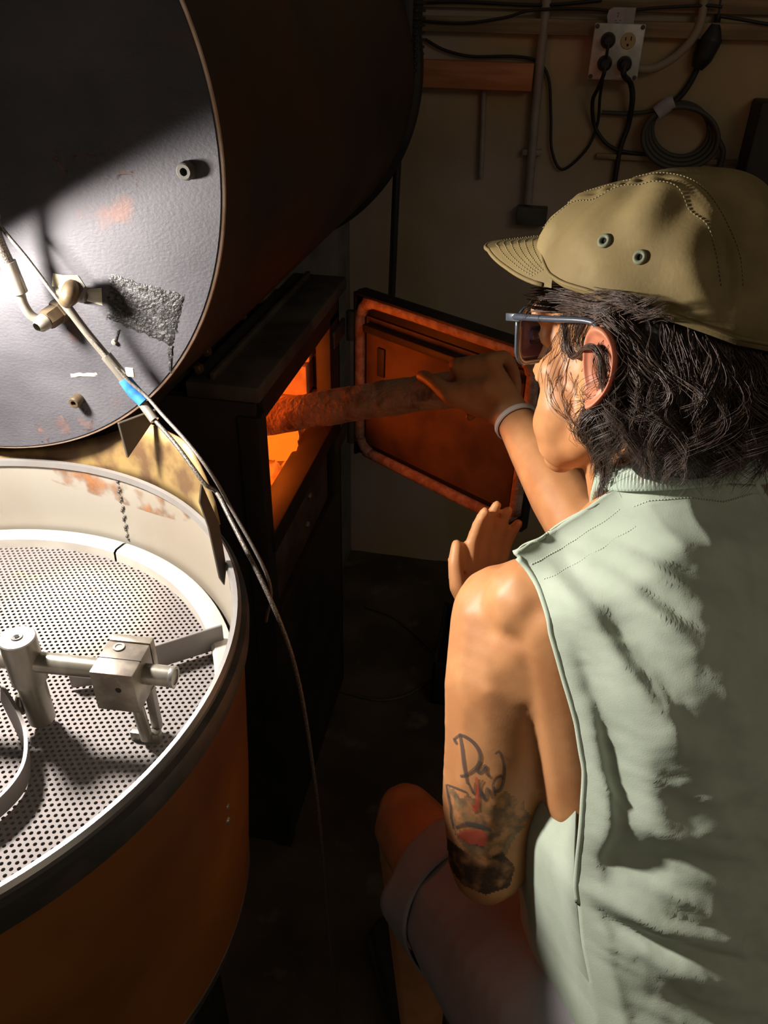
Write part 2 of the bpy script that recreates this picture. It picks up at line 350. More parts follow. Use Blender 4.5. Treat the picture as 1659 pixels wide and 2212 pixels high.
# ------------------------------------------------------------------ things on the floor
ab = thing('ash_box', 'low dark steel ash box standing on the floor below the open door', 'box')
bx0, by0 = -.12, 1.42
for (lo, hi) in (((0, 0, 0), (.34, .24, .012)), ((0, 0, 0), (.34, .008, .14)), ((0, .232, 0), (.34, .24, .14)), ((0, 0, 0), (.008, .24, .14)), ((.332, 0, 0), (.34, .24, .14))):
    box('box_panel', A(lo)+A([bx0, by0, 0]), A(hi)+A([bx0, by0, 0]), MT['blacksteel'], ab, .002)
fc = thing('floor_cord', 'thin dark cord lying in loops on the concrete floor', 'cord')
tube('cord', [atz(690, 1480, .004), atz(760, 1500, .004), atz(830, 1512, .004), atz(900, 1490, .004), atz(950, 1430, .004), atz(860, 1340, .004), atz(790, 1310, .004)], .004, MT['greycable'], fc)
p = atz(703, 1385, 0)
bm = bmesh.new(); bmesh.ops.create_icosphere(bm, subdivisions=3, radius=.022)
for v in bm.verts: v.co = Vector((v.co.x*(1+.4*math.sin(90*v.co.y)), v.co.y*1.1, v.co.z*.9+.004*math.sin(200*v.co.x)))+Vector((p[0]+.01, p[1], .021))
o = bm_obj('paper_scrap', bm, MT['paper']); tag(o, 'crumpled white paper scrap on the floor at the foot of the firebox', 'paper')

# ================================================================== coffee roaster
DY = .72; DC = A([-.607, DY, 1.376]); DR = .327
AXY = ((1, 0, 0), (0, 0, 1), (0, 1, 0))                  # lathe around the machine axis
rs = thing('coffee_roaster', 'large dark steel drum roaster with a blued round front plate', 'coffee roaster')
fp = lathe('front_plate', [(0, 0), (DR-.004, 0), (DR-.0025, .0015)], MT['disc'], rs, 160, ax=AXY, org=DC, sharp=20)
lathe('plate_edge', [(DR-.0025, .0008), (DR-.0005, .0018), (DR, .004), (DR-.003, .0055)], MT['disc_edge'], fp, 160, ax=AXY, org=DC)
lathe('drum_shell', [(DR-.012, .005), (DR-.008, .006), (DR+.004, .06), (DR+.008, .3), (DR+.010, .75), (DR+.012, 1.06)], MT['drum'], rs, 128, ax=AXY, org=DC, sharp=60)
bk = lathe('rear_plate', [(DR+.01, 1.04), (DR+.022, 1.045), (DR+.024, 1.05), (DR+.024, 1.075), (DR+.020, 1.08), (0, 1.085)], MT['blacksteel'], rs, 128, ax=AXY, org=DC)
def bush(px, py, r, h, mat, hole=True, nm='threaded_bush'):
    p = aty(px, py, DY-h*.6); p[1] = DY
    b = lathe(nm, [(r*1.05, 0), (r*1.05, h*.5), (r*.95, h*.9), (r*.8, h), (r*.45, h), (r*.42, h*.3), (0, h*.28)], mat, fp, 24, ax=((1, 0, 0), (0, 0, 1), (0, -1, 0)), org=p)
    return b
bush(400, 370, .0078, .010, MT['railsteel']); bush(163, 868, .0065, .012, MT['nut'])
lathe('plate_screw', [(0, .004), (.0025, .0035), (.0032, 0)], MT['steel'], fp, 12, ax=((1, 0, 0), (0, 0, 1), (0, -1, 0)), org=aty(248, 738, DY))
# residue, scratches and tape stuck on the plate
def plate_patch(name, poly, th, mat, n=10, jit=.0):
    c = [aty(x, y, DY-.0002) for x, y in poly]; V = []; Fc = []
    P4 = c
    for j in range(n+1):
        for i in range(n+1):
            s, t = i/n, j/n
            p = (1-s)*(1-t)*P4[0]+s*(1-t)*P4[1]+s*t*P4[2]+(1-s)*t*P4[3]
            e = i in (0, n) or j in (0, n)
            p = p+A([RNG.normal()*jit, 0, RNG.normal()*jit]) if e and jit else p
            p = A([p[0], DY-(.0001 if e else th*(.5+RNG.random())), p[2]]); V.append(p)
    for j in range(n):
        for i in range(n):
            a = j*(n+1)+i; Fc.append((a, a+1, a+n+2, a+n+1))
    return mesh(name, V, Fc, mat, fp, True)
plate_patch('residue_patch', [(238, 590), (400, 640), (372, 748), (232, 688)], .0012, MT['residue'], 26, .0012)
plate_patch('residue_drip', [(362, 745), (374, 748), (370, 805), (365, 805)], .0008, MT['residue'], 8, .0008)
plate_patch('residue_drip', [(254, 712), (260, 713), (252, 738), (247, 737)], .0008, MT['residue'], 6, .0006)
plate_patch('cream_tape', [(114, 590), (150, 598), (146, 628), (112, 618)], .0008, MT['tapecream'], 8)
plate_patch('cream_tape', [(184, 624), (219, 622), (221, 660), (186, 650)], .0012, MT['tapecream'], 8)
plate_patch('chalk_scratch', [(152, 808), (208, 805), (208, 812), (154, 815)], .0003, MT['conduit'], 8, .0006)
plate_patch('rust_stain', [(70, 915), (190, 890), (205, 925), (90, 958)], .0003, MT['rust'], 12, .004)
plate_patch('rust_stain', [(110, 335), (240, 325), (300, 380), (160, 392)], .0003, MT['rust'], 12, .004)
plate_patch('rust_stain', [(140, 690), (180, 685), (185, 735), (150, 745)], .0003, MT['rust'], 8, .003)
# wrapped elbow fitting that the probe lead enters
e0 = aty(176, 640, DY); e1 = aty(158, 622, DY-.026); e2 = aty(150, 640, DY-.036); e3 = aty(140, 655, DY-.036)
el = tube('elbow_fitting', [e0, e1, e2, e3], [.0070, .0085, .0092, .0065], MT['nut'], fp, 12)
lathe('elbow_nut', [(.0, -.006), (.0125, -.006), (.0130, 0), (.0125, .006), (0, .006)], MT['railsteel'], el, 6, ax=axes_of(e1-e0), org=e1, sharp=20)
plate_patch('sealant', [(118, 620), (152, 616), (150, 660), (126, 652)], .004, MT['tapecream'], 8, .001)
# drum cradle bolts and rails under the shell
for (x, y) in ((425, 797), (443, 760), (470, 720), (520, 682)):
    p = atx(x, y, -.44); lathe('cradle_bolt', [(0, .008), (.006, .008), (.008, .005), (.008, 0)], MT['nut'], rs, 8, ax=axes_of((1, 0, .3)), org=p)
# ribbed motor housing at the rear
mh = thing('fan_motor', 'black ribbed motor housing hanging at the rear of the drum', 'motor')
mx, mz = aty(880, 90, 1.80)[[0, 2]]
box('motor_case', (mx-.05, 1.74, mz-.062), (mx+.022, 1.86, mz+.14), MT['plastic'], mh, .014)
for k in range(14):
    z = mz-.05+k*.0125; box('cooling_fin', (mx+.018, 1.745, z), (mx+.027, 1.855, z+.005), MT['plastic'], mh, .001)
o = tube('hanging_hose', [aty(872, 160, 1.80), aty(865, 260, 1.80), aty(856, 400, 1.80), aty(846, 640, 1.80), aty(838, 800, 1.80)], .0085, MT['cable'], None, 12); tag(o, 'black hose hanging from the motor housing down behind the open door', 'hose')

# ================================================================== cooling bin
TC = A([-.52, .43]); TR = .305; ZR = 1.03; ZP = .922
cb = thing('cooling_bin', 'round cooling bin with perforated steel floor and brown outer shell', 'cooling bin')
O3 = (TC[0], TC[1], 0)
lathe('outer_shell', [(TR+.004, 1.005), (TR+.005, .99), (TR-.004, .80), (TR-.014, .66), (TR-.016, .648)], MT['copper'], cb, 160, org=O3)
bt = lathe('bottom_hoop', [(TR-.0165, .658), (TR-.0135, .656), (TR-.0135, .646), (TR-.03, .645), (0, .645)], MT['rimband'], cb, 128, org=O3)
rm = lathe('rim_band', [(TR+.005, 1.024), (TR+.011, 1.022), (TR+.0125, 1.012), (TR+.0115, 1.000), (TR+.004, .996)], MT['rimband'], cb, 160, org=O3)
lathe('rim_lip', [(TR-.003, 1.024), (TR-.001, 1.030), (TR+.003, 1.031), (TR+.006, 1.028), (TR+.006, 1.023)], MT['rimsteel'], rm, 160, org=O3)
iw = lathe('inner_wall', [(TR-.0005, 1.027), (TR-.001, .99), (TR-.001, .915)], MT['innerwall'], cb, 160, org=O3)
for (dx, dy) in ((-.16, -.14), (.14, -.16), (-.16, .16), (.14, .16)): box('stand_leg', (TC[0]+dx-.02, TC[1]+dy-.02, 0), (TC[0]+dx+.02, TC[1]+dy+.02, .645), MT['blacksteel'], cb, .003)
# welded seam on the wall, ring flange in two welded lengths
aS = math.radians(76)
for k in range(26):
    z = .938+.085*k/25; a = aS+.006*math.sin(k*1.7)
    bm = bmesh.new(); bmesh.ops.create_icosphere(bm, subdivisions=1, radius=.0016+.0008*RNG.random())
    if k % 4 == 3: bm.free(); continue
    bmesh.ops.translate(bm, verts=bm.verts, vec=Vector((TC[0]+(TR-.0015)*math.cos(a), TC[1]+(TR-.0015)*math.sin(a), z)))
    bm_obj('weld_bead', bm, MT['rimband'], iw, True)
for a0, a1 in ((aS+.006, aS+2*PI-.006),):
    v, f = lathe_data([(.300, .926), (.299, .9345), (.295, .9365), (.281, .9365), (.2775, .934), (.277, .922)], 160, org=O3, a0=a0, a1=a1, closed=False)
    mesh('ring_flange', v, f, MT['flange'], cb, True, 35)
def perforated(name, pitch, rh, rmax, z, th, mat, parent):
    V = []; Fc = []; hexa = np.arange(6)*PI/3+PI/6; ina = np.arange(12)*PI/6+PI/6
    ho = np.c_[np.cos(hexa), np.sin(hexa)]*pitch/math.sqrt(3); hi = np.c_[np.cos(ina), np.sin(ina)]*rh
    n = int(rmax/pitch)+2; base = 0; ca, sa = math.cos(.26), math.sin(.26); rot = A([[ca, -sa], [sa, ca]])
    for j in range(-int(n*1.2), int(n*1.2)+1):
        for i in range(-n, n+1):
            c = A([(i+.5*(j % 2))*pitch, j*pitch*math.sqrt(3)/2])
            if c@c > rmax*rmax: continue
            b = np.zeros((30, 3)); b[:6, :2] = (c+ho)@rot.T; b[6:18, :2] = (c+hi)@rot.T; b[18:, :2] = b[6:18, :2]; b[18:, 2] = -th
            V.append(b)
            for k in range(6):
                l = (k+1) % 6; Fc.append((base+k, base+l, base+6+(2*k+2) % 12, base+6+2*k+1, base+6+2*k))
            for k in range(12):
                l = (k+1) % 12; Fc.append((base+6+k, base+6+l, base+18+l, base+18+k))
            base += 30
    V = np.concatenate(V)+A([TC[0], TC[1], z])
    me = bpy.data.meshes.new(name); me.from_pydata(V.tolist(), [], Fc); me.update()
    return link(name, me, mat, parent)
perforated('perforated_plate', .0061, .00172, .290, ZP, .0015, MT['plate'], cb)
lathe('air_chamber', [(TR-.003, .915), (TR-.02, .68), (0, .68)], MT['dark'], cb, 64, org=O3)
for (x, y) in ((489, 1742), (491, 1772)):                # two rivets on the shell
    r = ray(x, y); lo, hi = .3, 1.2
    best = min(np.linspace(.4, 1.0, 1200), key=lambda t: abs(np.hypot(*((CAM+r*t)[:2]-TC))-(TR-.002)))
    p = CAM+r*best; nrml = nrm(A([p[0]-TC[0], p[1]-TC[1], 0]))
    lathe('shell_rivet', [(0, .003), (.003, .0025), (.0045, 0)], MT['steel'], cb, 12, ax=axes_of(nrml), org=p)
# guard sheet behind the bin and its brackets
def cyl_hit(x, y, rad, far=True):
    r = ray(x, y); a = r[0]**2+r[1]**2; b = 2*(r[0]*(CAM[0]-TC[0])+r[1]*(CAM[1]-TC[1])); c = (CAM[0]-TC[0])**2+(CAM[1]-TC[1])**2-rad**2
    d = math.sqrt(max(b*b-4*a*c, 0)); t = (-b+d)/(2*a) if far else (-b-d)/(2*a); p = CAM+r*t
    return p, math.atan2(p[1]-TC[1], p[0]-TC[0])
V = []; Fc = []; NA = 40
aR = cyl_hit(446, 1040, TR+.006)[1]; aL = math.radians(108)
zt_at = [cyl_hit(446, 1050, TR+.006)[0][2], cyl_hit(453, 1000, TR+.006)[0][2], cyl_hit(432, 955, TR+.006)[0][2]]
for i in range(NA+1):
    s = i/NA; a = aR+(aL-aR)*s
    zt = 1.026+.075*min(1, (s/.16)**.6) if s < .16 else 1.101
    xg, yg = TC[0]+(TR+.016)*math.cos(a), TC[1]+(TR+.016)*math.sin(a)
    if yg > DY-.012 and abs(xg-DC[0]) < DR: zt = max(1.026, min(zt, DC[2]-math.sqrt((DR+.006)**2-(xg-DC[0])**2)-.006))
    for k in range(5):
        t = k/4; rad = TR+.006+.010*t*t
        V.append((TC[0]+rad*math.cos(a), TC[1]+rad*math.sin(a), 1.022+(zt-1.022)*t))
for i in range(NA):
    for k in range(4): q = i*5+k; Fc.append((q, q+1, q+6, q+5))
gs = mesh('guard_sheet', V, Fc, MT['tan'], cb, True); md = gs.modifiers.new('s', 'SOLIDIFY'); md.thickness = .002
def on_plane(x, y, p, n):
    r = ray(x, y); n = A(n); return CAM+r*(((A(p)-CAM)@n)/(r@n))
V = []; Fc = []
for i in range(33):
    a = math.radians(52)+math.radians(46)*i/32; zt = .034*math.sin(PI*i/32)**.5+.002
    for k in range(5): V.append((TC[0]+(TR-.0018)*math.cos(a), TC[1]+(TR-.0018)*math.sin(a), 1.0265-zt*k/4))
for i in range(32):
    for k in range(4): q = i*5+k; Fc.append((q, q+1, q+6, q+5))
mesh('heat_stain', V, Fc, MT['heat'], iw, True)
def flat_plate(name, pts, th, mat, parent):
    P = [A(p) for p in pts]; n = nrm(np.cross(P[1]-P[0], P[2]-P[0])); return prism(name, P, n*th, mat, parent, .0005)
q = [on_plane(x, y, (-.40, .70, 1.05), (.85, -.52, 0)) for x, y in ((257, 915), (338, 885), (330, 912), (277, 990))]
flat_plate('bracket_flap', q, .004, MT['darkflap'], cb)
q = [on_plane(x, y, (-.262, .592, 1.0), (.9, -.43, 0)) for x, y in ((437, 1046), (452, 1080), (474, 1130), (490, 1225), (486, 1265), (476, 1250), (452, 1140), (433, 1086))]
flat_plate('hanging_blade', q, .003, MT['darkflap'], cb)

# ------------------------------------------------------------------ stirring arm inside the bin
st = thing('stirring_arm', 'machined steel stirring arm with clamp block and curved blade over the perforated floor', 'stirrer')
PX, PY = -.397, .444
ps = lathe('post', [(0, 1.034), (.0145, 1.034), (.0155, 1.033), (.0155, .985), (.0125, .984), (.0120, .934), (.0105, .932), (0, .932)], MT['steel'], st, 40, org=(PX, PY, 0))
lathe('set_screw', [(.0052, 1.0342), (.0046, 1.0352), (.003, 1.0350), (.0024, 1.0345), (0, 1.0343)], MT['rimsteel'], ps, 20, org=(PX, PY, 0))
lathe('socket', [(.0023, 1.0354), (0, 1.0354)], MT['dark'], ps, 6, org=(PX, PY, 0))
ad_ = nrm(A([-.258, .452, 0])-A([PX, PY, 0])); aside = A([-ad_[1], ad_[0], 0])
a0 = A([PX, PY, 1.007]); 
def arm_pt(s, z=1.007): return A([PX, PY, z])+ad_*s
lathe('hub', [(0, 1.040), (.020, 1.040), (.024, 1.036), (.024, .985), (.034, .980), (.036, .930), (.036, .9225)], MT['blocksteel'], st, 40, org=(TC[0], TC[1], 0))
v, f = tube_data([arm_pt(-.118), arm_pt(-.02), arm_pt(.137)], .0092, 24); mesh('arm_rod', v, f, MT['steel'], st, True, 40)
mesh('rod_end_ring', *lathe_data([(.0094, 0), (.0098, .002), (.0094, .004), (.007, .0042), (.0066, .002), (0, .002)], 24, ax=axes_of(ad_), org=arm_pt(.134)), MT['rimsteel'], st, True, 40)
BM = frame_mat(ad_, aside, (0, 0, 1), arm_pt(.092, 1.003))
bl = box('clamp_block', (-.019, -.022, -.022), (.019, .017, .022), MT['blocksteel'], st, .0012, BM)
box('clamp_jaw', (-.019, .0185, -.020), (.019, .027, .022), MT['blocksteel'], bl, .0012, BM)
box('split_line', (-.0192, -.004, .0212), (.0192, -.0034, .0223), MT['dark'], bl, 0, BM)
for (lx_, ly_) in ((-.006, .010),):
    p = A((BM @ Vector((lx_, ly_, .0222)))); lathe('cap_screw', [(.0052, 0), (.005, .001), (.0032, .001), (.0028, .0003), (0, .0003)], MT['rimsteel'], bl, 20, org=p)
p = A((BM @ Vector((.004, -.0222, .004)))); lathe('pin_hole', [(.0026, .0002), (0, .0002)], MT['dark'], bl, 16, ax=((1, 0, 0), (0, 0, 1), tuple(-aside)), org=p)
mesh('paddle_rod', *tube_data([A(BM @ Vector((.008, -.006, -.02))), A(BM @ Vector((.010, -.004, -.074)))], .0055, 20), MT['steel'], st, True, 40)
box('paddle_foot', (-.006, -.004, -.082), (.022, .004, -.070), MT['steel'], st, .001, BM)
box('paddle_web', (.012, .004, -.074), (.020, .012, -.02), MT['blade'], st, .001, BM)
# flat sweep blade behind the block
q0 = atz(330, 1448, ZP+.004); q1 = atz(486, 1398, ZP+.004); q2 = atz(155, 1487, ZP+.004)
for (s, e) in ((q0, q1), (q2, atz(228, 1478, ZP+.004))):
    d = nrm(e-s); n_ = A([-d[1], d[0], 0])
    prism('sweep_blade', [s, e, e+A([0, 0, .030]), s+A([0, 0, .030])], n_*.003, MT['blade'], st, .0006)
# curved scoop blade welded to the post
cpts = [atz(8, 1478, .975), atz(40, 1530, .968), atz(58, 1580, .96), atz(56, 1640, .955), atz(30, 1690, .952), atz(-20, 1740, .95), atz(-80, 1780, .948)]
P = cr(cpts, 8); V = []; Fc = []
T = np.gradient(P, axis=0); T[:, 2] = 0; T /= np.linalg.norm(T, axis=1)[:, None]; Nn = np.c_[T[:, 1], -T[:, 0], np.zeros(len(T))]
for i, p in enumerate(P):
    h = .045*min(1, .35+i/14)
    zb = max(ZP+.004, p[2]-h)
    for (dz, off) in ((p[2], 0), (p[2], .003), (zb, .003+.004), (zb, .004)):
        b = p+Nn[i]*off; V.append((b[0], b[1], dz))
for i in range(len(P)-1):
    for k in range(4): l = (k+1) % 4; Fc.append((i*4+k, i*4+l, (i+1)*4+l, (i+1)*4+k))
Fc += [(3, 2, 1, 0), tuple((len(P)-1)*4+k for k in range(4))]
sb = mesh('scoop_blade', V, Fc, MT['blade'], st, True, 35)
tube('weld_bead', [A([PX-.013, PY-.004, .965]), A([PX-.014, PY-.006, .955]), A([PX-.014, PY-.007, .945])], [.003, .005, .003], MT['steel'], sb, 8)

# ================================================================== probe leads on the roaster face
ph = thing('braided_hose', 'braided steel hose with crimp sleeve and bent tube ending at a brass nut', 'hose')
yh = lambda x, y, d: aty(x, y, DY-d*(.5+.5*min(1, max(0, (y-860)/120))))
tube('braid', [A([-.66, .66, 1.735]), A([-.655, .63, 1.66]), A([-.64, .63, 1.52]), A([-.60, .65, 1.42]), yh(-70, 380, .09), yh(-30, 460, .085), yh(0, 535, .075), yh(22, 582, .070)], .0068, MT['braid'], ph, 14)
tube('crimp_sleeve', [yh(16, 565, .070), yh(30, 600, .067), yh(43, 632, .064)], .0078, MT['steel'], ph, 18)
tube('bent_tube', [yh(42, 628, .064), yh(50, 655, .060), yh(66, 680, .055), yh(88, 692, .048), yh(112, 688, .038)], .0048, MT['steel'], ph, 14)
n0, n1 = yh(106, 688, .038), yh(126, 674, .012)
lathe('hex_nut', [(.005, -.006), (.0095, -.005), (.0105, -.002), (.0105, .012), (.009, .014), (0, .014)], MT['nut'], ph, 6, ax=axes_of(n1-n0), org=n0, sharp=20)
lathe('hex_nut', [(0, .010), (.0115, .011), (.0125, .014), (.0125, .026), (.0085, .028), (.0085, .05)], MT['nut'], ph, 6, ax=axes_of(n1-n0), org=n0, sharp=20)
lathe('ferrule', [(.0045, -.018), (.0075, -.014), (.0085, -.006), (.005, -.005)], MT['steel'], ph, 16, ax=axes_of(n1-n0), org=n0)

pr = thing('probe_lead', 'braided steel temperature probe lead crossing the plate, wrapped in blue tape', 'cable')
tube('probe_rod', [yh(140, 655, .066), yh(185, 715, .060), yh(232, 772, .055)], .0042, MT['steel'], pr, 14)
tube('crimp_sleeve', [yh(229, 768, .055), yh(255, 800, .054), yh(273, 824, .053)], .0058, MT['steel'], pr, 16)
tube('steel_sleeve', [yh(273, 824, .053), yh(305, 868, .052), yh(334, 908, .052)], .0050, MT['steel'], pr, 14)
tp = tube('blue_tape', [yh(268, 818, .053), yh(290, 846, .053), yh(311, 868, .052)], [.0066, .0074, .0068], MT['tapeblue'], pr, 12)
box('tape_tail', yh(280, 806, .055)-A([.004, .001, .004]), yh(280, 806, .055)+A([.005, .001, .006]), MT['tapecream'], tp, .0008)
tail = [yh(332, 905, .052), yh(380, 960, .06), yh(420, 1015, .07), yh(445, 1048, .075), cyl_hit(470, 1085, TR+.012)[0]+A([0, 0, .012])]
e_ = cyl_hit(498, 1130, TR+.012)[0]+A([0, 0, .006]); tail += [e_, A([-.203, .56, 1.0]), A([-.185, .565, .90]), A([-.175, .57, .75]), A([-.172, .58, .60]), A([-.17, .60, .3]), A([-.16, .62, .02])]
tube('braided_lead', tail, .0023, MT['braid'], pr, 10)
pw = thing('sensor_wire', 'thin dark sensor wire running beside the braided probe lead to the bin rim', 'wire')
tube('wire', [A([-.645, .655, 1.735]), A([-.635, .63, 1.60]), A([-.60, .65, 1.46]), yh(-40, 420, .08), yh(0, 487, .07), yh(60, 560, .066), yh(120, 640, .068), yh(160, 690, .066), yh(215, 752, .062), yh(270, 815, .060), yh(315, 855, .060), yh(350, 895, .062),
               yh(400, 950, .07), yh(440, 1000, .075), yh(470, 1045, .078), cyl_hit(494, 1100, TR+.02)[0]+A([0, 0, .008]), A([-.232, .625, .985]), A([-.25, .655, .90])], .0019, MT['wire'], pw, 8)

# ================================================================== firebox
FX = -.355; FN, FF = .975, 1.46                          # side face, near and far ends
ON, OFAR, OB, OT = .990, 1.385, .795, .982               # opening
fb = thing('firebox', 'black steel wood firebox glowing orange inside with its door open', 'firebox')
BS = MT['blacksteel']
box('front_panel', (-.80, FN-.012, 0), (FX-.004, FN, 1.02), BS, fb, .003)
box('corner_post', (FX-.030, FN-.018, 0), (FX+.004, FN+.014, 1.0), BS, fb, .003)
box('side_panel', (FX-.03, ON, OT), (FX, FF, 1.035), BS, fb, .003)
box('side_panel', (FX-.03, FN, .0), (FX, FF, .60), BS, fb, .003)
box('side_panel', (FX-.03, OFAR+.0, .60), (FX, FF, 1.0), BS, fb, .003)
box('sill', (FX-.04, FN, .755), (FX+.010, OFAR, OB), BS, fb, .003)
box('ash_panel', (FX-.022, FN+.02, .62), (FX-.006, OFAR-.02, .748), MT['railsteel'], fb, .003)
box('ash_panel_frame', (FX-.03, FN, .60), (FX+.006, OFAR, .622), BS, fb, .003)
box('rear_panel', (-.80, FF-.012, 0), (FX, FF, 1.02), BS, fb, .003)
tp_ = box('top_rail', (FX-.105, FN-.012, 1.020), (FX+.004, FF+.05, 1.045), MT['railsteel'], fb, .004)
box('rail_ridge', (FX-.072, FN, 1.044), (FX-.064, FF+.03, 1.056), MT['railsteel'], tp_, .002)
box('drum_beam', (FX-.150, FN-.2, 1.045), (FX-.108, FF+.2, 1.105), BS, fb, .004)
box('top_plate', (-.80, FN, 1.005), (FX-.10, FF, 1.020), BS, fb, .002)
for zz in (.66, .712):
    lathe('panel_bolt', [(0, .006), (.005, .006), (.007, .003), (.007, 0)], MT['steel'], fb, 8, ax=axes_of((1, 0, 0)), org=(FX-.006, 1.20+.4*(zz-.66), zz))
# firebrick lining: left wall, far wall and hearth
def brick(lo, hi):
    j = RNG.normal(size=3)*.0025
    return box('firebrick', A(lo)+j, A(hi)+j, MT['brick'], fb, .004)
for r_ in range(4):
    z0 = .77+r_*.068
    for k in range(3):
        y0 = .99+k*.16-(.08 if r_ % 2 else 0); brick((-.66, max(y0, .985), z0), (-.60, min(y0+.156, 1.44), z0+.064))
    for k in range(2):
        x0 = -.60+k*.13-(.06 if r_ % 2 else 0); brick((max(x0, -.60), 1.385, z0), (min(x0+.126, -.392), 1.44, z0+.064))
for i in range(2):
    for k in range(3): brick((-.60+i*.105, .99+k*.135, .735), (-.498+i*.105, 1.122+k*.135, .768))
box('hearth_slab', (-.80, .985, .70), (FX-.035, 1.44, .733), BS, fb, .002)
box('roof_slab', (-.62, .985, .990), (FX-.031, 1.44, 1.004), MT['brick'], fb, .002)
bm = bmesh.new(); bmesh.ops.create_grid(bm, x_segments=30, y_segments=30, size=.5)
for v in bm.verts: v.co = Vector((-.485+v.co.x*.20, 1.20+v.co.y*.38, .775+.012*math.sin(40*v.co.x)*math.cos(33*v.co.y)+.004*RNG.normal()))
tag(bm_obj('ash_bed', bm, MT['ash'], fb, True), None, None, kind=None)
def coal(p, s, mat):
    bm = bmesh.new(); bmesh.ops.create_icosphere(bm, subdivisions=2, radius=1)
    sc_ = A([1.3, 1, .8])*s
    for v in bm.verts: v.co = Vector(A(p)+A(v.co)*sc_*(1+.18*RNG.normal()))
    return bm_obj('ember_coal', bm, mat, None, False)
for k in range(16):
    o = coal((-.49+RNG.uniform(-.09, .07), 1.22+RNG.uniform(-.14, .14), .80+RNG.uniform(-.008, .012)), RNG.uniform(.018, .03), MT['ember'])
    tag(o, 'glowing orange ember coal on the ash bed inside the firebox', 'ember', 'ember coals in the firebox')
fire = bpy.data.lights.new('fire_glow', 'POINT'); fire.energy = 5.2; fire.color = (1., .15, .010); fire.shadow_soft_size = .06
fo = bpy.data.objects.new('fire_glow', fire); COL.objects.link(fo); fo.location = (-.45, 1.17, .89)
# door: hinged at the far end of the opening, standing open
HP = A([-.324, 1.497]); dd = nrm(A([-.011, 1.29])-HP); DW = .435; DZ0, DZ1 = .668, 1.012
dn = A([-dd[1], dd[0]]);  dn = dn if dn@A([-1, -1]) > 0 else -dn      # inner face looks at the fire
DM = frame_mat((dd[0], dd[1], 0), (dn[0], dn[1], 0), (0, 0, 1), (HP[0], HP[1], 0))
dr = box('door', (-.012, -.030, DZ0-.012), (DW, -.006, DZ1+.010), BS, fb, .004, DM)
box('door_lining', (.02, -.006, DZ0+.025), (DW-.03, -.001, DZ1-.035), MT['doorpan'], dr, .003, DM)
def rrect(x0, x1, z0, z1, r, n=6):
    o = []
    for cx, cz, a in ((x1-r, z1-r, 0), (x0+r, z1-r, 90), (x0+r, z0+r, 180), (x1-r, z0+r, 270)):
        for k in range(n+1): t = R(a+90*k/n); o.append((cx+r*math.cos(t), cz+r*math.sin(t)))
    return o
pts = [A(DM @ Vector((x, .000, z))) for x, z in rrect(.004, DW-.014, DZ0+.004, DZ1-.004, .045)]
pts = cr(pts, 3, True); pts = pts+RNG.normal(size=pts.shape)*.0006
v, f = tube_data(pts, .0115, 10, closed=True); mesh('rope_gasket', v, f, MT['gasket'], dr, True)
box('door_flange', (-.006, -.012, DZ0-.008), (.000, .010, DZ1+.006), BS, dr, .002, DM); box('door_flange', (-.006, -.012, DZ1+.004), (DW, .010, DZ1+.010), BS, dr, .002, DM)
box('inner_baffle', (.03, .0, DZ1-.060), (DW-.04, .020, DZ1-.045), BS, dr, .002, DM)
box('lining_brick', (.055, -.001, DZ1-.15), (.075, .004, DZ1-.09), BS, dr, .002, DM)
for z in (DZ0+.05, DZ1-.06):
    lathe('hinge_barrel', [(0, -.03), (.009, -.03), (.009, .03), (0, .03)], MT['railsteel'], dr, 14, org=(HP[0]-.016, HP[1]-.004, z))
    box('hinge_strap', (FX-.002, FF-.06, z-.016), (FX+.005, FF+.03, z+.016), MT['railsteel'], dr, .001)

# ------------------------------------------------------------------ firewood log held into the fire
LA = at(1085, 832, 1.085); LB_ = atx(628, 892, FX-.005); gd = nrm(LB_-LA); LEND = LB_+gd*.13
LR = .0300
fl_ = thing('firewood_log', 'rough split firewood stick pushed into the firebox by the hand', 'firewood')
n = 60; V = []; Fc = []; S_ = 22; ax = axes_of(gd)
ph_ = RNG.uniform(0, 6, 8)
for i in range(n):
    t = i/(n-1); c = LA+(LEND-LA)*t+A([0, 0, .004*math.sin(t*5)])
    for k in range(S_):
        a = 2*PI*k/S_
        rr = LR*(.84+.16*t*1.0)*(1+.07*math.sin(2*a+ph_[0])+.05*math.sin(3*a+ph_[1]+t*3)+.03*math.sin(7*a+ph_[2]+9*t)+.025*math.sin(5*t*6+ph_[3]+2*a)+.012*RNG.normal())
        if math.sin(a-.6) > .80: rr *= .93
        V.append(c+rr*(math.cos(a)*ax[0]+math.sin(a)*ax[1]))
for i in range(n-1):
    for k in range(S_): l = (k+1) % S_; Fc.append((i*S_+k, i*S_+l, (i+1)*S_+l, (i+1)*S_+k))
mesh('bark', V, Fc, MT['bark'], fl_, True)
mesh('cut_end', [V[k] for k in range(S_)], [tuple(range(S_))[::-1]], MT['bark'], fl_); mesh('burning_end', [V[(n-1)*S_+k] for k in range(S_)], [tuple(range(S_))], MT['bark'], fl_)

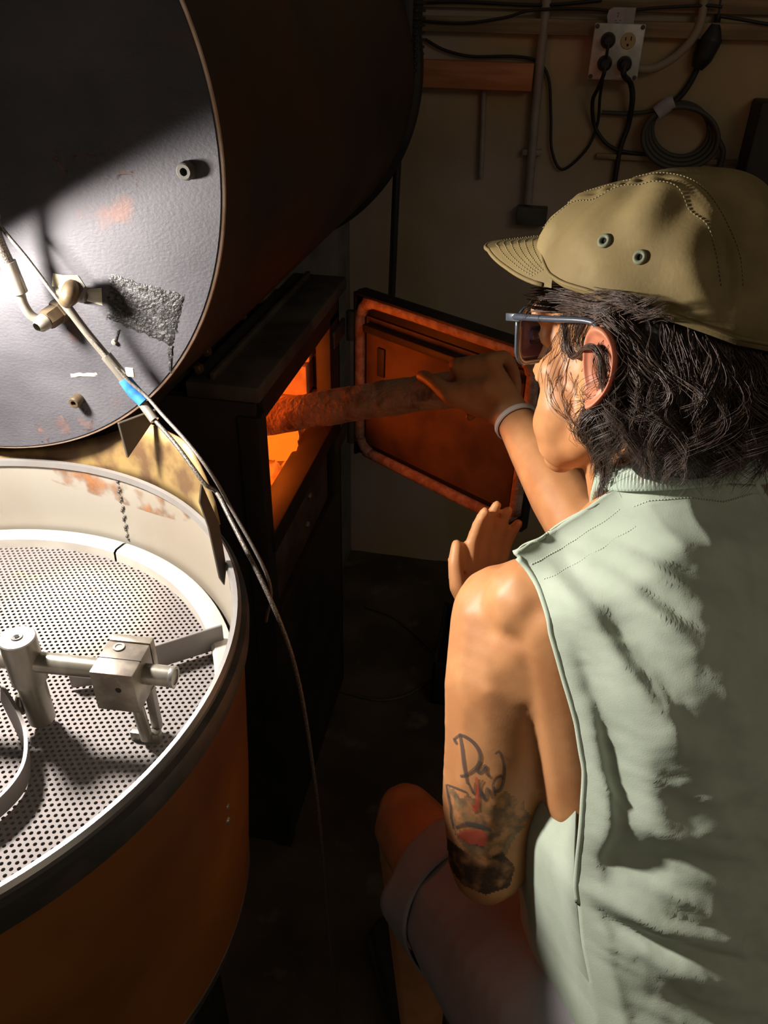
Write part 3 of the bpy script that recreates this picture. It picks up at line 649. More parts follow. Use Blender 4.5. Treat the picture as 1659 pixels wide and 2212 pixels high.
# ================================================================== the person
HO = A([.1061, .6690, 1.2518])                           # head centre between the ears
Hf, Hl, Hu = nrm([-.7186, .6555, -.2321]), nrm([-.6902, -.7132, .1228]), nrm([-.085, .2484, .9649])
def hd(f, l, u): return HO+Hf*f+Hl*l+Hu*u
PV = A([.215, .41, .66]); NK = A([.147, .643, 1.15])     # pelvis and neck
eu = nrm(NK-PV); es = A([.88, .47, 0.]); es = nrm(es-eu*(es@eu)); eb = np.cross(es, eu)
def tw(a, b, c): return PV+es*a+eu*b+eb*c
def tloc(p): v = A(p)-PV; return A([v@es, v@eu, v@eb])
ICO = None
def ico_data(sub=2):
    bm = bmesh.new(); bmesh.ops.create_icosphere(bm, subdivisions=sub, radius=1)
    v = A([x.co[:] for x in bm.verts]); f = [tuple(q.index for q in p.verts) for p in bm.faces]; bm.free(); return v, f
ICO = ico_data(2)
class Blob:
    def __init__(s): s.parts = []
    def ell(s, c, r, ax=None):
        v, f = ICO; ax = np.eye(3) if ax is None else A(ax)
        r = A([r]*3 if np.isscalar(r) else r, float)
        s.parts.append((A(c)+(v*r)@ax, f))
    def cap(s, p0, r0, p1, r1):
        p0, p1 = A(p0, float), A(p1, float); L_ = np.linalg.norm(p1-p0); n = max(2, int(L_/(min(r0, r1)*.30))+1)
        for i in range(n+1):
            t = i/n; s.ell(p0+(p1-p0)*t, r0+(r1-r0)*t)
    def chain(s, pts, rs):
        for i in range(len(pts)-1): s.cap(pts[i], rs[i], pts[i+1], rs[i+1])
    def build(s, name, voxel, smooth, mat, parent):
        v, f = multi(s.parts); me = bpy.data.meshes.new(name); me.from_pydata(v.tolist(), [], f)
        o = bpy.data.objects.new(name, me); COL.objects.link(o)
        r = o.modifiers.new('r', 'REMESH'); r.mode = 'VOXEL'; r.voxel_size = voxel; r.use_smooth_shade = True
        q = o.modifiers.new('s', 'SMOOTH'); q.factor = .5; q.iterations = smooth
        dg = bpy.context.evaluated_depsgraph_get(); dg.update()
        m2 = bpy.data.meshes.new_from_object(o.evaluated_get(dg)); m2.name = name
        bpy.data.objects.remove(o); m2.polygons.foreach_set('use_smooth', [True]*len(m2.polygons))
        return link(name, m2, mat, parent)
HA = A([Hf, Hl, Hu]); TA = A([es, eu, eb])
pn = thing('person', 'person in olive cap, sunglasses and sleeveless mint shirt crouching to feed the firebox', 'person')
B = Blob()
# head
def he(f, l, u, r): B.ell(hd(f, l, u), r, HA)
he(-.012, 0, .040, (.096, .074, .080)); he(.030, 0, -.015, (.060, .058, .088)); he(.038, 0, .036, (.048, .058, .044))
for s_ in (-1, 1):
    B.cap(hd(.004, s_*.050, -.058), .019, hd(.076, s_*.014, -.102), .018)
    B.cap(hd(.000, s_*.056, -.010), .020, hd(.004, s_*.050, -.058), .019)
    he(.058, s_*.043, -.018, .021); he(.048, s_*.036, -.048, .032); he(.060, s_*.027, -.082, .0275); he(.061, s_*.032, -.064, .0285)
    B.cap(hd(.092, s_*.012, .034), .010, hd(.080, s_*.046, .034), .011)
    he(.080, s_*.031, .012, .0125); he(.108, s_*.012, -.030, .008)
he(.082, 0, -.102, (.016, .022, .016))
B.cap(hd(.094, 0, .020), .009, hd(.116, 0, -.026), .0115)
he(.096, 0, -.061, (.010, .023, .0065)); he(.094, 0, -.073, (.010, .020, .0065)); he(.080, 0, -.055, (.022, .035, .03))
# neck and torso
B.cap(hd(-.022, 0, -.030), .056, tw(0, .525, -.005), .058)
B.cap(hd(.02, 0, -.085), .035, tw(0, .50, -.05), .045)
def te(a, b, c, r): B.ell(tw(a, b, c), r, TA)
te(0, .33, -.012, (.124, .19, .090)); te(0, .17, -.01, (.108, .15, .080)); te(0, .03, 0, (.118, .11, .095))
B.cap(tw(-.130, .440, -.020), .042, tw(.130, .440, -.020), .042)
for s_ in (-1, 1):
    B.cap(tw(s_*.03, .515, .000), .042, tw(s_*.120, .448, -.008), .034)
    te(s_*.070, .39, .036, (.048, .075, .038)); te(s_*.065, -.02, .035, (.075, .075, .075))
    B.cap(tw(s_*.112, .425, .0), .042, tw(s_*.085, .26, -.004), .038)
# left arm (bent at the elbow, forearm reaching forward behind it)
SL = at(1097, 1340, .742); EL = at(1056, 1850, .790)
B.chain([tw(-.115, .425, -.012), SL, at(1092, 1470, .740), at(1086, 1580, .752), at(1064, 1715, .772), EL], [.040, .0565, .0595, .0575, .0515, .0425])
B.cap(at(1150, 1395, .712), .048, at(1183, 1555, .722), .037); B.cap(at(1212, 1340, .702), .036, at(1222, 1580, .722), .036); B.cap(at(1135, 1480, .735), .050, at(1170, 1580, .748), .040)
B.ell(at(1050, 1872, .785), .036); B.ell(at(1145, 1312, .738), .050)
WL = at(1048, 1345, .985)
B.chain([EL, EL+(WL-EL)*.35, WL], [.042, .041, .026])
# left hand held open, fingers up
PL = at(1046, 1275, 1.00); hx = nrm(at(1100, 1275, 1.03)-at(1000, 1275, .98)); hy = nrm(at(1050, 1130, 1.01)-PL); hz = np.cross(hx, hy)
B.chain([WL, PL-hy*.02], [.026, .024]); B.ell(PL, (.036, .042, .015), A([hx, hy, hz]))
for k, (ox, L_) in enumerate(((-.027, .070), (-.009, .080), (.010, .074), (.027, .058))):
    b0 = PL+hx*ox+hy*.030; b1 = b0+hy*L_*.42+hx*ox*.10+hz*.006; b2 = b1+hy*L_*.32+hz*.010; b3 = b2+hy*L_*.22+hz*.012
    B.chain([b0, b1, b2, b3], [.0100, .0090, .0083, .0073])
B.chain([PL-hx*.022-hy*.025, PL-hx*.046+hy*.004, PL-hx*.052+hy*.034, PL-hx*.050+hy*.056], [.013, .0115, .0100, .0085])
# right arm reaching across to the log
SR = tw(.165, .465, -.02); WR = at(1112, 906, 1.055); ER = at(1262, 1152, .925)
B.chain([tw(.115, .43, -.012), SR, (SR+ER)/2, ER], [.055, .058, .050, .042])
B.chain([ER, ER+(WR-ER)*.30, ER+(WR-ER)*.65, WR], [.041, .0405, .034, .0265])
GC = at(1040, 836, 1.092)                                # grip centre on the log axis
GC = LA+gd*((GC-LA)@gd)
n1 = nrm((CAM-GC)-gd*((CAM-GC)@gd)); n2 = np.cross(gd, n1); n2 = n2 if n2[2] > 0 else -n2
def gr(s, ang, rad): return GC+gd*s+rad*(math.cos(R(ang))*n1+math.sin(R(ang))*n2)
RG = .0345
for s, L_ in ((.030, 1.0), (.010, 1.05), (-.010, 1.0), (-.029, .85)):
    angs = [70, 105, 140, 175, 208, 238, 262]
    B.chain([gr(s*1.05, 62, RG+.006)]+[gr(s*(1+.05), 62+(a-62)*L_, RG+.004) for a in angs[1:]], [.0115, .0105, .0100, .0095, .0090, .0085, .0078])
pw_ = WR+nrm(GC-WR)*.012
B.chain([WR, pw_], [.0265, .026])
for s in (.024, .008, -.008, -.024):
    B.cap(pw_+gd*s*.5, .0175, gr(s, 52, RG+.008), .0125); B.cap(pw_+gd*s*.5, .0175, gr(s, 0, RG+.006), .014)
B.chain([pw_+gd*.012, gr(.030, -5, RG+.012), gr(.052, 18, RG+.009), gr(.074, 40, RG+.006), gr(.086, 48, RG+.004)], [.018, .0145, .0115, .0100, .0085])
# legs, half squat
HLp, HRp = tw(-.085, -.01, -.02), tw(.085, -.01, -.02)
KL = at(888, 1788, 1.20); KR = KL+A([.30, .12, .01]); AL = KL+A([.05, -.12, -KL[2]+.085]); AR_ = KR+A([.03, -.12, -KR[2]+.085])
for h_, k_, a_ in ((HLp, KL, AL), (HRp, KR, AR_)):
    B.chain([h_, h_+(k_-h_)*.5, k_], [.074, .072, .058]); B.ell(k_+A([-.01, .015, .012]), .046)
    B.chain([k_, k_+(a_-k_)*.33+A([.012, -.02, 0]), a_], [.054, .053, .034])
    B.chain([a_, a_+A([-.03, .06, -.045]), a_+A([-.07, .15, -.058])], [.034, .032, .024])
body = B.build('body', .0036, 11, MT['skin'], pn)
bm_b = body.data
BVH = BVHTree.FromPolygons([v.co[:] for v in bm_b.vertices], [p.vertices[:] for p in bm_b.polygons])
def hit(x, y, off=.0, bvh=None):                         # point of the body seen at a photo position
    d = Vector(ray(x, y)).normalized(); h = (bvh or BVH).ray_cast(Vector(CAM), d)
    if h[0] is None: return None
    return A(h[0])+A(h[1])*off

# ------------------------------------------------------------------ ear
def ear(side):
    V = []; NU, NR = 40, 12
    c = A([-.021, side*.0765, -.002])
    for j in range(NR+1):
        rho = j/NR
        for i in range(NU):
            t = 2*PI*i/NU
            x = .0200*math.cos(t)*(1+.18*math.sin(t)); y = .033*math.sin(t)       # x forward, y up
            if math.sin(t) < -.3: x *= 1-.28*(-math.sin(t)-.3)
            h = .006+.013*(1-max(0, math.cos(t)))*rho                              # stands off the head towards the back
            back = max(0, -math.cos(t)*.8+.35*max(0, math.sin(t)))
            rim = math.exp(-((rho-.90)/.085)**2)*.0048*(.35+min(1, back+.25)*.9)
            anti = math.exp(-((rho-.62)/.10)**2)*.0034*max(0, -math.cos(t)+.25)
            conch = -math.exp(-(rho/.38)**2)*.0075
            lobe = .003*max(0, -math.sin(t)-.6)*4*rho
            out = h+rim+anti+conch+lobe
            if j == NR: out -= .0045
            V.append(hd(*(c+A([x*rho-.004*rho*back, side*out, y*rho]))))
    for i in range(NU):                                                             # back of the ear tucks into the head
        t = 2*PI*i/NU; V.append(hd(*(c+A([.012*math.cos(t)+.002, -side*.006, .026*math.sin(t)]))))
    Fc = []
    for j in range(NR+1):
        for i in range(NU):
            l = (i+1) % NU; Fc.append((j*NU+i, j*NU+l, (j+1)*NU+l, (j+1)*NU+i))
    o = mesh('ear', V, Fc, MT['earskin'], pn, True); s = o.modifiers.new('s', 'SUBSURF'); s.levels = s.render_levels = 1; return o
ear(1); ear(-1)

# ------------------------------------------------------------------ shirt
def vnoise2(x, y, seed=0):
    xi, yi = np.floor(x).astype(int), np.floor(y).astype(int); xf, yf = x-xi, y-yi
    def h(a, b): n_ = np.sin(a*127.1+b*311.7+seed*74.7)*43758.5453; return n_-np.floor(n_)
    u, v = xf*xf*(3-2*xf), yf*yf*(3-2*yf)
    return (h(xi, yi)*(1-u)+h(xi+1, yi)*u)*(1-v)+(h(xi, yi+1)*(1-u)+h(xi+1, yi+1)*u)*v
def sstep(a, b, x): t = np.clip((x-a)/(b-a), 0, 1); return t*t*(3-2*t)
def cback(a, b):
    g = 1-.45*sstep(.38, .56, b)
    return .120*g*(1-np.clip(np.abs(a)/.168, 0, 1)**2.2)+.010*np.exp(-((np.abs(a)-.075)/.035)**2-((b-.40)/.07)**2)-.006*np.exp(-(a/.02)**2)*(1-g*0)
def onback(x, y):
    c = .07
    for _ in range(12):
        r = ray(x, y); t = ((PV+eb*c-CAM)@eb)/(r@eb); l = tloc(CAM+r*t); c = .5*c+.5*float(cback(A([l[0]]), A([l[1]]))[0])
    return l[:2]
FOLDS = [  # photo polyline, height, width
    ([(1150, 1185), (1229, 1290), (1295, 1390), (1360, 1480), (1425, 1590), (1470, 1680)], .012, .011),
    ([(1262, 1245), (1340, 1350), (1395, 1450), (1425, 1530)], -.011, .017),
    ([(1243, 1330), (1280, 1450), (1318, 1580), (1345, 1700), (1352, 1790)], -.014, .011),
    ([(1270, 1530), (1290, 1650), (1298, 1780), (1285, 1880)], .007, .008),
    ([(1235, 1160), (1330, 1200), (1430, 1262), (1540, 1325)], .006, .008), ([(1215, 1180), (1300, 1230), (1400, 1310), (1490, 1400)], .005, .007),
    ([(1285, 1118), (1390, 1150), (1480, 1170), (1600, 1172)], .006, .008), ([(1275, 1140), (1380, 1185), (1490, 1235), (1560, 1270)], -.005, .007),
    ([(1255, 1180), (1360, 1240), (1450, 1310)], -.005, .007), ([(1330, 1080), (1450, 1110), (1560, 1120)], -.004, .008),
    ([(1270, 1880), (1340, 1868), (1420, 1855), (1480, 1838)], -.016, .020), ([(1400, 1800), (1470, 1800), (1540, 1830)], .007, .014),
    ([(1262, 1940), (1320, 1980), (1400, 2015), (1500, 2040), (1659, 2078)], -.010, .007), ([(1280, 1925), (1360, 1970), (1450, 2000), (1560, 2020)], .006, .010),
    ([(1290, 1965), (1340, 2025), (1400, 2085), (1460, 2130)], -.006, .006), ([(1320, 2000), (1400, 2060), (1500, 2090), (1640, 2110)], .006, .011),
    ([(1400, 2130), (1500, 2170), (1620, 2200)], -.007, .009), ([(1250, 1930), (1285, 2050), (1320, 2180), (1340, 2260)], .006, .008),
    ([(1480, 1560), (1520, 1680), (1560, 1760), (1620, 1850)], .004, .010), ([(1440, 1620), (1470, 1730), (1500, 1800)], -.004, .009),
    ([(1530, 1400), (1560, 1500), (1620, 1600)], .003, .010), ([(1380, 1640), (1400, 1740), (1440, 1800)], .004, .008),
]
FP = []
for pl, h_, w_ in FOLDS:
    q = A([onback(x, y) for x, y in pl]); qq = cr(np.c_[q, np.zeros(len(q))], 6)[:, :2]; FP.append((qq, h_, w_))
def fold_h(a, b):
    out = np.zeros_like(a)
    for q, h_, w_ in FP:
        d = np.full(a.shape, 1e9); tt = np.zeros(a.shape)
        for i in range(len(q)-1):
            s, e = q[i], q[i+1]; v = e-s; L2 = v@v+1e-12
            t = np.clip(((a-s[0])*v[0]+(b-s[1])*v[1])/L2, 0, 1); dd_ = np.hypot(a-s[0]-t*v[0], b-s[1]-t*v[1])
            m_ = dd_ < d; d = np.where(m_, dd_, d); tt = np.where(m_, (i+t)/(len(q)-1), tt)
        out += h_*np.exp(-(d/w_)**2)*(.35+.65*np.sin(PI*np.clip(tt, .02, .98)))
    for k, (fx, fy, am, sd) in enumerate(((24, 8, .0030, 1), (50, 16, .0019, 2), (110, 36, .0010, 3), (190, 90, .0004, 4))):
        ca, sa = math.cos(.5+.35*k), math.sin(.5+.35*k); x = a*ca+b*sa; y = -a*sa+b*ca
        nz = vnoise2(x*fx+2*vnoise2(a*12, b*12, sd+9), y*fy, sd); out += am*(1-2*np.abs(2*nz-1))
    return out
bL_ = [(-.10, -.108), (-.02, -.112), (.06, -.116), (.108, -.117), (.16, -.124), (.21, -.1275), (.25, -.125), (.304, -.1225), (.345, -.127), (.386, -.1345), (.424, -.1405), (.450, -.142), (.466, -.1425), (.480, -.150), (.49, -.154)]
tb = [(0, .551), (.03, .556), (.055, .553), (.068, .545), (.09, .527), (.116, .508), (.154, .490)]
HEM = -.10
NS, NV = 130, 190
def back_pt_grid(offset=0.):
    v = np.linspace(0, 1, NV)[:, None]; s = np.linspace(0, 1, NS)[None, :]
    bref = HEM+v*(.49-HEM)
    aL = np.interp(bref, [q[0] for q in bL_], [q[1] for q in bL_])
    a = aL*(1-2*s)
    bt_ = np.interp(np.abs(a), [q[0] for q in tb], [q[1] for q in tb])
    b = HEM+v*(bt_-HEM)
    return a+0*b, b
a_, b_ = back_pt_grid(); hh = fold_h(a_, b_)
edge = np.minimum(1, np.minimum(np.linspace(0, 1, NS)[None, :], 1-np.linspace(0, 1, NS)[None, :])/.05)
c_ = cback(a_, b_)+hh*(.25+.75*edge)+.004
c_ -= .004*(1-edge)
ct_ = np.interp(np.abs(a_), [0, .03, .055, .068, .09, .116, .154], [.062, .056, .034, .020, .010, .001, -.003])
wt_ = sstep(.90, 1., np.linspace(0, 1, NV)[:, None]+0*a_); c_ = c_*(1-wt_)+(ct_+.35*hh)*wt_
c_ = c_+sstep(.30, -.06, b_)*.022*(1-np.clip(np.abs(a_)/.14, 0, 1)**2)
V = PV+a_[..., None]*es+b_[..., None]*eu+c_[..., None]*eb
V = V.reshape(-1, 3); Fc = []
for j in range(NV-1):
    for i in range(NS-1): q = j*NS+i; Fc.append((q, q+1, q+NS+1, q+NS))
# front half: shares the shoulder seams and the side seams below the armholes
NF = 90; base = len(V); vF = np.linspace(0, 1, NV); VF = []
for j, v in enumerate(vF):
    L0 = A([a_[j, 0], b_[j, 0], c_[j, 0]]); R0 = A([a_[j, -1], b_[j, -1], c_[j, -1]]); bb = L0[1]
    k = float(sstep(.20, .30, A([bb]))[0])*(1-float(sstep(.44, .49, A([bb]))[0]))    # how far the armhole edge swings forward
    cf = -.055*k; wa = 1-.22*k
    for i in range(NF):
        s = i/(NF-1); th = PI*s
        aw = abs(L0[0])*wa
        a = -aw*math.copysign(abs(math.cos(th))**.5, math.cos(th))
        depth = .125+.03*float(sstep(.35, .0, A([bb]))[0])
        depth -= .085*float(sstep(.30, .47, A([bb]))[0])
        c = (L0[2]+cf)*(1-math.sin(th)**.6) + (-depth)*math.sin(th)**.6
        # neckline drops at the front
        btop = b_[j, int(s*(NS-1))]
        b = HEM+v*(float(np.interp(abs(a), [q[0] for q in tb], [q[1] for q in tb]))-HEM)
        b -= .085*math.exp(-(a/.062)**4)*v**6
        wsh = float(sstep(.055, .085, A([abs(a)]))[0])*v**5
        c = c*(1-wsh)+float(np.interp(abs(a), [0, .055, .068, .09, .116, .154], [.03, .025, .018, .009, .0, -.004]))*wsh
        c += (1-wsh)*.005*math.sin(14*bb*6+5*s)*math.sin(th)+.004*math.sin(40*s+9*bb)*math.sin(th)
        VF.append(PV+es*a+eu*b+eb*c)
V = np.concatenate([V, A(VF)])
for j in range(NV-1):
    for i in range(NF-1): q = base+j*NF+i; Fc.append((q, q+NF, q+NF+1, q+1))
bm = bmesh.new(); bv = [bm.verts.new(Vector(p)) for p in V]
for q in Fc: bm.faces.new([bv[i] for i in q])
bmesh.ops.remove_doubles(bm, verts=bm.verts, dist=.0006)
shirt = bm_obj('sleeveless_shirt', bm, MT['shirt'], pn, True)
md = shirt.modifiers.new('s', 'SOLIDIFY'); md.thickness = .0022; md.offset = 0
# hem of the armhole and shoulder seam stitching
arm_e = [PV+a_[j, 0]*es+b_[j, 0]*eu+(c_[j, 0]+.0005)*eb for j in range(0, NV) if b_[j, 0] > .20]
v, f = tube_data(cr(arm_e[::4], 3), .0026, 8); mesh('armhole_hem', v, f, MT['shirt'], shirt, True)
col = []
for k in range(300):
    t = 2*PI*k/300; s = -math.cos(t)                      # ring around the neck: back at t = pi
    fr_ = math.cos(t)                                      # +1 front
    a = .072*math.sin(t); b = .556-.010*(1-fr_)*0 -.080*max(0, fr_)**1.2-.012*(abs(math.sin(t)))*.6; c = .000-(.070 if fr_ < 0 else .052)*fr_
    col.append((a, b, c, t))
V = []; Fc = []
for k, (a, b, c, t) in enumerate(col):
    cen = tw(a, b, c); rad = nrm(es*math.sin(t)-eb*math.cos(t)); rib = .0006*(1 if k % 2 else -1)
    for (dr_, du) in ((-.003, .011), (-.001, .0125), (.0012+rib, .011), (.0035+rib, .002), (.0050+rib, -.008), (.003, -.010), (-.002, -.006), (-.003, 0)):
        V.append(cen+rad*dr_+eu*du)
for k in range(300):
    l = (k+1) % 300
    for i in range(8): j = (i+1) % 8; Fc.append((k*8+i, l*8+i, l*8+j, k*8+j))
mesh('rib_collar', V, Fc, MT['collar'], shirt, True, 60)
def stitches(name, P, mat, parent, n_dash, duty=.6, r=.0005, up=None):
    P = A(P); d = np.r_[0, np.cumsum(np.linalg.norm(np.diff(P, axis=0), axis=1))]; L_ = d[-1]; parts = []
    for k in range(n_dash):
        s = (np.linspace(k, k+duty, 4))/n_dash*L_
        q = np.c_[[np.interp(s, d, P[:, i]) for i in range(3)]].T
        parts.append(tube_data(q, r, 5))
    v, f = multi(parts); return mesh(name, v, f, mat, parent, True)
top = [PV+a_[-1, i]*es+b_[-1, i]*eu+(c_[-1, i])*eb for i in range(NS)]
for dd_, nn_ in ((6, 40), (10, 40)):
    row = [PV+a_[-dd_, i]*es+b_[-dd_, i]*eu+(c_[-dd_, i]+.0016)*eb for i in range(2, 34)]
    stitches('shoulder_stitching', row, MT['shirt'], shirt, nn_, .55, .0007)
row = [PV+a_[-7, i]*es+b_[-7, i]*eu+(c_[-7, i]+.0018)*eb for i in range(36, 94)]
stitches('collar_stitching', row, MT['shirt'], shirt, 60, .55, .0006)
# undershirt showing in the armhole
V, Fc = [], []
for j in range(12):
    b = .02+.225*j/11
    for k in range(48):
        t = 2*PI*k/48; w_ = .1105+.004*math.sin(b*9); V.append(tw(w_*math.cos(t), b+.012*math.sin(t)*j/11, -.010+.084*math.sin(t)))
for j in range(11):
    for k in range(48): l = (k+1) % 48; Fc.append((j*48+k, j*48+l, (j+1)*48+l, (j+1)*48+k))
mesh('white_undershirt', V, Fc, MT['white'], pn, True)
# shorts
B = Blob()
te_ = lambda a, b, c, r: B.ell(tw(a, b, c), r, TA)
te_(0, .02, 0, (.160, .10, .122)); 
for s_, h_, k_ in ((-1, HLp, KL), (1, HRp, KR)):
    B.ell(tw(s_*.070, -.03, .048), .096)
    d_ = nrm(k_-h_); B.chain([h_, h_+(k_-h_)*.45, h_+(k_-h_)*.58], [.096, .094, .090])
shorts = B.build('shorts', .006, 6, MT['shorts'], pn)
for h_, k_ in ((HLp, KL), (HRp, KR)):
    d_ = nrm(k_-h_); c0 = h_+(k_-h_)*.56
    ax = axes_of(d_); V = []; Fc = []
    for j in range(10):
        t = j/9; r_ = .0935+.006*t
        for k in range(64):
            a = 2*PI*k/64; rr = r_*(1+.035*math.sin(5*a+1)*t+.02*math.sin(9*a)*t)
            V.append(c0+d_*(-.03+.062*t)+ax[0]*rr*math.cos(a)+ax[1]*rr*math.sin(a))
    for j in range(9):
        for k in range(64): l = (k+1) % 64; Fc.append((j*64+k, j*64+l, (j+1)*64+l, (j+1)*64+k))
    o = mesh('shorts_leg', V, Fc, MT['shorts'], shorts, True); s = o.modifiers.new('s', 'SOLIDIFY'); s.thickness = .003
# shoes
for a_f in (AL, AR_):
    Bs = Blob(); tip = a_f+A([-.085, .175, 0]); tip[2] = .035
    Bs.chain([A([a_f[0]+.018, a_f[1]-.035, .045]), A([a_f[0]-.02, a_f[1]+.05, .05]), tip], [.042, .046, .034]); Bs.cap(a_f, .046, a_f+A([0, 0, -.03]), .045)
    for k in range(9):
        t = k/8; p = A([a_f[0]+.018, a_f[1]-.035, 0])*(1-t)+tip*t; Bs.ell((p[0], p[1], .012), (.044, .044, .011))
    Bs.build('shoe', .004, 4, MT['shoe'], pn)
# wristband
axw = axes_of(ER-WR); V = []; Fc = []
wb = WR+(ER-WR)*.03
lathe('wristband', [(.0285, -.004), (.0305, -.003), (.0305, .003), (.0285, .004)], MT['band'], pn, 40, ax=axw, org=wb)

# ================================================================== cap
cpo = thing('baseball_cap', 'worn olive canvas cap with stitched brim and two green eyelets', 'cap')
UB = [(0, .096), (35, .090), (50, .077), (62, .064), (75, .057), (90, .052), (120, .037), (150, .018), (180, .008)]
def cap_base(ps):
    d = abs(((math.degrees(ps)+180) % 360)-180); ub = float(np.interp(d, [q[0] for q in UB], [q[1] for q in UB]))
    return ((.101 if math.cos(ps) > 0 else .118)*math.cos(ps)-.004, .0865*math.sin(ps), ub)
def capP(ps, h, off=0.):
    f0, l0, u0 = cap_base(ps); th = h*PI/2; n_ = 2.45
    rho = max(math.cos(th), 0)**(2/n_); uu = math.sin(th)**(2/n_)
    cf = -.030; top_ = .143
    f = cf*(1-rho)+f0*rho; l = l0*rho; u = u0+(top_-u0)*uu
    u -= .010*max(0, (f-.02)/.08)*uu                      # front panel slopes down to the brim
    al = abs(l)
    if h > .02:
        near = math.exp(-((al-.047)/.0035)**2); off -= .0016*math.exp(-((al-.0475)/.0012)**2)
        off += .0022*near*math.sin(f*260+4*math.sin(f*50))+.0012*math.exp(-((al-.047)/.006)**2)
        off += .0030*math.exp(-((al-.062)/.012)**2)*math.sin(f*130+1.5*math.sin(u*60)) if l > 0 else 0
        off += .0022*math.sin(f*46+u*30)*math.sin(u*55+1)*min(1, h*4)+.0012*math.sin(f*95-u*80+2)
    nrmv = A([f0*.9, l0, .10*uu]); nrmv = nrmv/np.linalg.norm(nrmv)
    return A([f, l, u])+nrmv*off
NP, NH = 220, 60; V = []; Fc = []
for j in range(NH+1):
    for i in range(NP): V.append(hd(*capP(2*PI*i/NP, j/NH)))
for j in range(NH):
    for i in range(NP): l = (i+1) % NP; Fc.append((j*NP+i, j*NP+l, (j+1)*NP+l, (j+1)*NP+i))
crn = mesh('crown', V, Fc, MT['cap'], cpo, True); md = crn.modifiers.new('s', 'SOLIDIFY'); md.thickness = .0018; md.offset = -1
CB = BVHTree.FromPolygons([Vector(p) for p in V], [q for q in Fc])
rimp = [hd(*(capP(2*PI*i/80, .012, .0006))) for i in range(80)]
v, f = tube_data(rimp, .0016, 6, closed=True); mesh('sweatband_edge', v, f, MT['cap'], crn, True)
def seam_line(val, side=1):
    out = []
    for d in np.linspace(36, 152, 90):
        ps = R(d)*side; lo, hi = 0., 1.
        if abs(cap_base(ps)[1]) < val: continue
        for _ in range(24):
            m_ = (lo+hi)/2
            if abs(capP(ps, m_)[1]) > val: lo = m_
            else: hi = m_
        out.append(hd(*capP(ps, lo, .0006)))
    return out
for sd in (1, -1):
    for val in (.0415, .0535): stitches('seam_stitching', seam_line(val, sd), MT['capthread'], crn, 70, .55, .00042)
for (x, y) in ((1306, 521), (1383, 556)):
    h_ = CB.ray_cast(Vector(CAM), Vector(ray(x, y)).normalized()); p, nn_ = A(h_[0]), A(h_[1]); nn_ = nn_ if nn_@(CAM-p) > 0 else -nn_
    ax = axes_of(nn_)
    V = []; 
    ring = [p+nn_*.0008+.0038*(math.cos(t)*ax[0]+math.sin(t)*ax[1]) for t in np.linspace(0, 2*PI, 29)[:-1]]
    rr = [.0016+.0003*(k % 2) for k in range(28)]
    v, f = tube_data(ring, .0017, 8, closed=True); ey = mesh('eyelet', v, f, MT['eyelet'], crn, True)
    lathe('eyelet_hole', [(.0026, .0006), (0, .0004)], MT['dark'], ey, 16, ax=ax, org=p)
# brim
def brimP(s, t):                                         # s across -1..1, t from crown outwards 0..1
    ang = s*R(62); f0, l0, ub_ = cap_base(ang); 
    ext = .088*(max(0, math.cos(s*PI/2))**.55)
    f = f0-.004+ext*t; l = l0*(1+.02*t); u = ub_+.003-.004*t-.006*(l/.08)**2*t
    return A([f, l, u])
NSb, NTb = 60, 16
def brim_shell(off): return [hd(*(brimP(-1+2*i/NSb, j/NTb)+A([0, 0, off]))) for j in range(NTb+1) for i in range(NSb+1)]
V = brim_shell(.0016)+brim_shell(-.0016); nb = (NSb+1)*(NTb+1); Fc = []
for j in range(NTb):
    for i in range(NSb):
        q = j*(NSb+1)+i; Fc += [(q, q+1, q+NSb+2, q+NSb+1), (nb+q, nb+q+NSb+1, nb+q+NSb+2, nb+q+1)]
for i in range(NSb): q = NTb*(NSb+1)+i; Fc.append((q, q+1, nb+q+1, nb+q))
brm = mesh('brim', V, Fc, MT['cap'], cpo, True, 60)
v, f = tube_data([hd(*brimP(-.99+1.98*i/80, 1.0)) for i in range(81)], .0020, 8); mesh('brim_piping', v, f, MT['cap'], brm, True)
for t in (.22, .34, .46, .58, .70, .82):
    stitches('brim_stitching', [hd(*(brimP(-.95+1.9*i/80, t)+A([0, 0, .0019]))) for i in range(81)], MT['capthread'], brm, 64, .6, .00042)

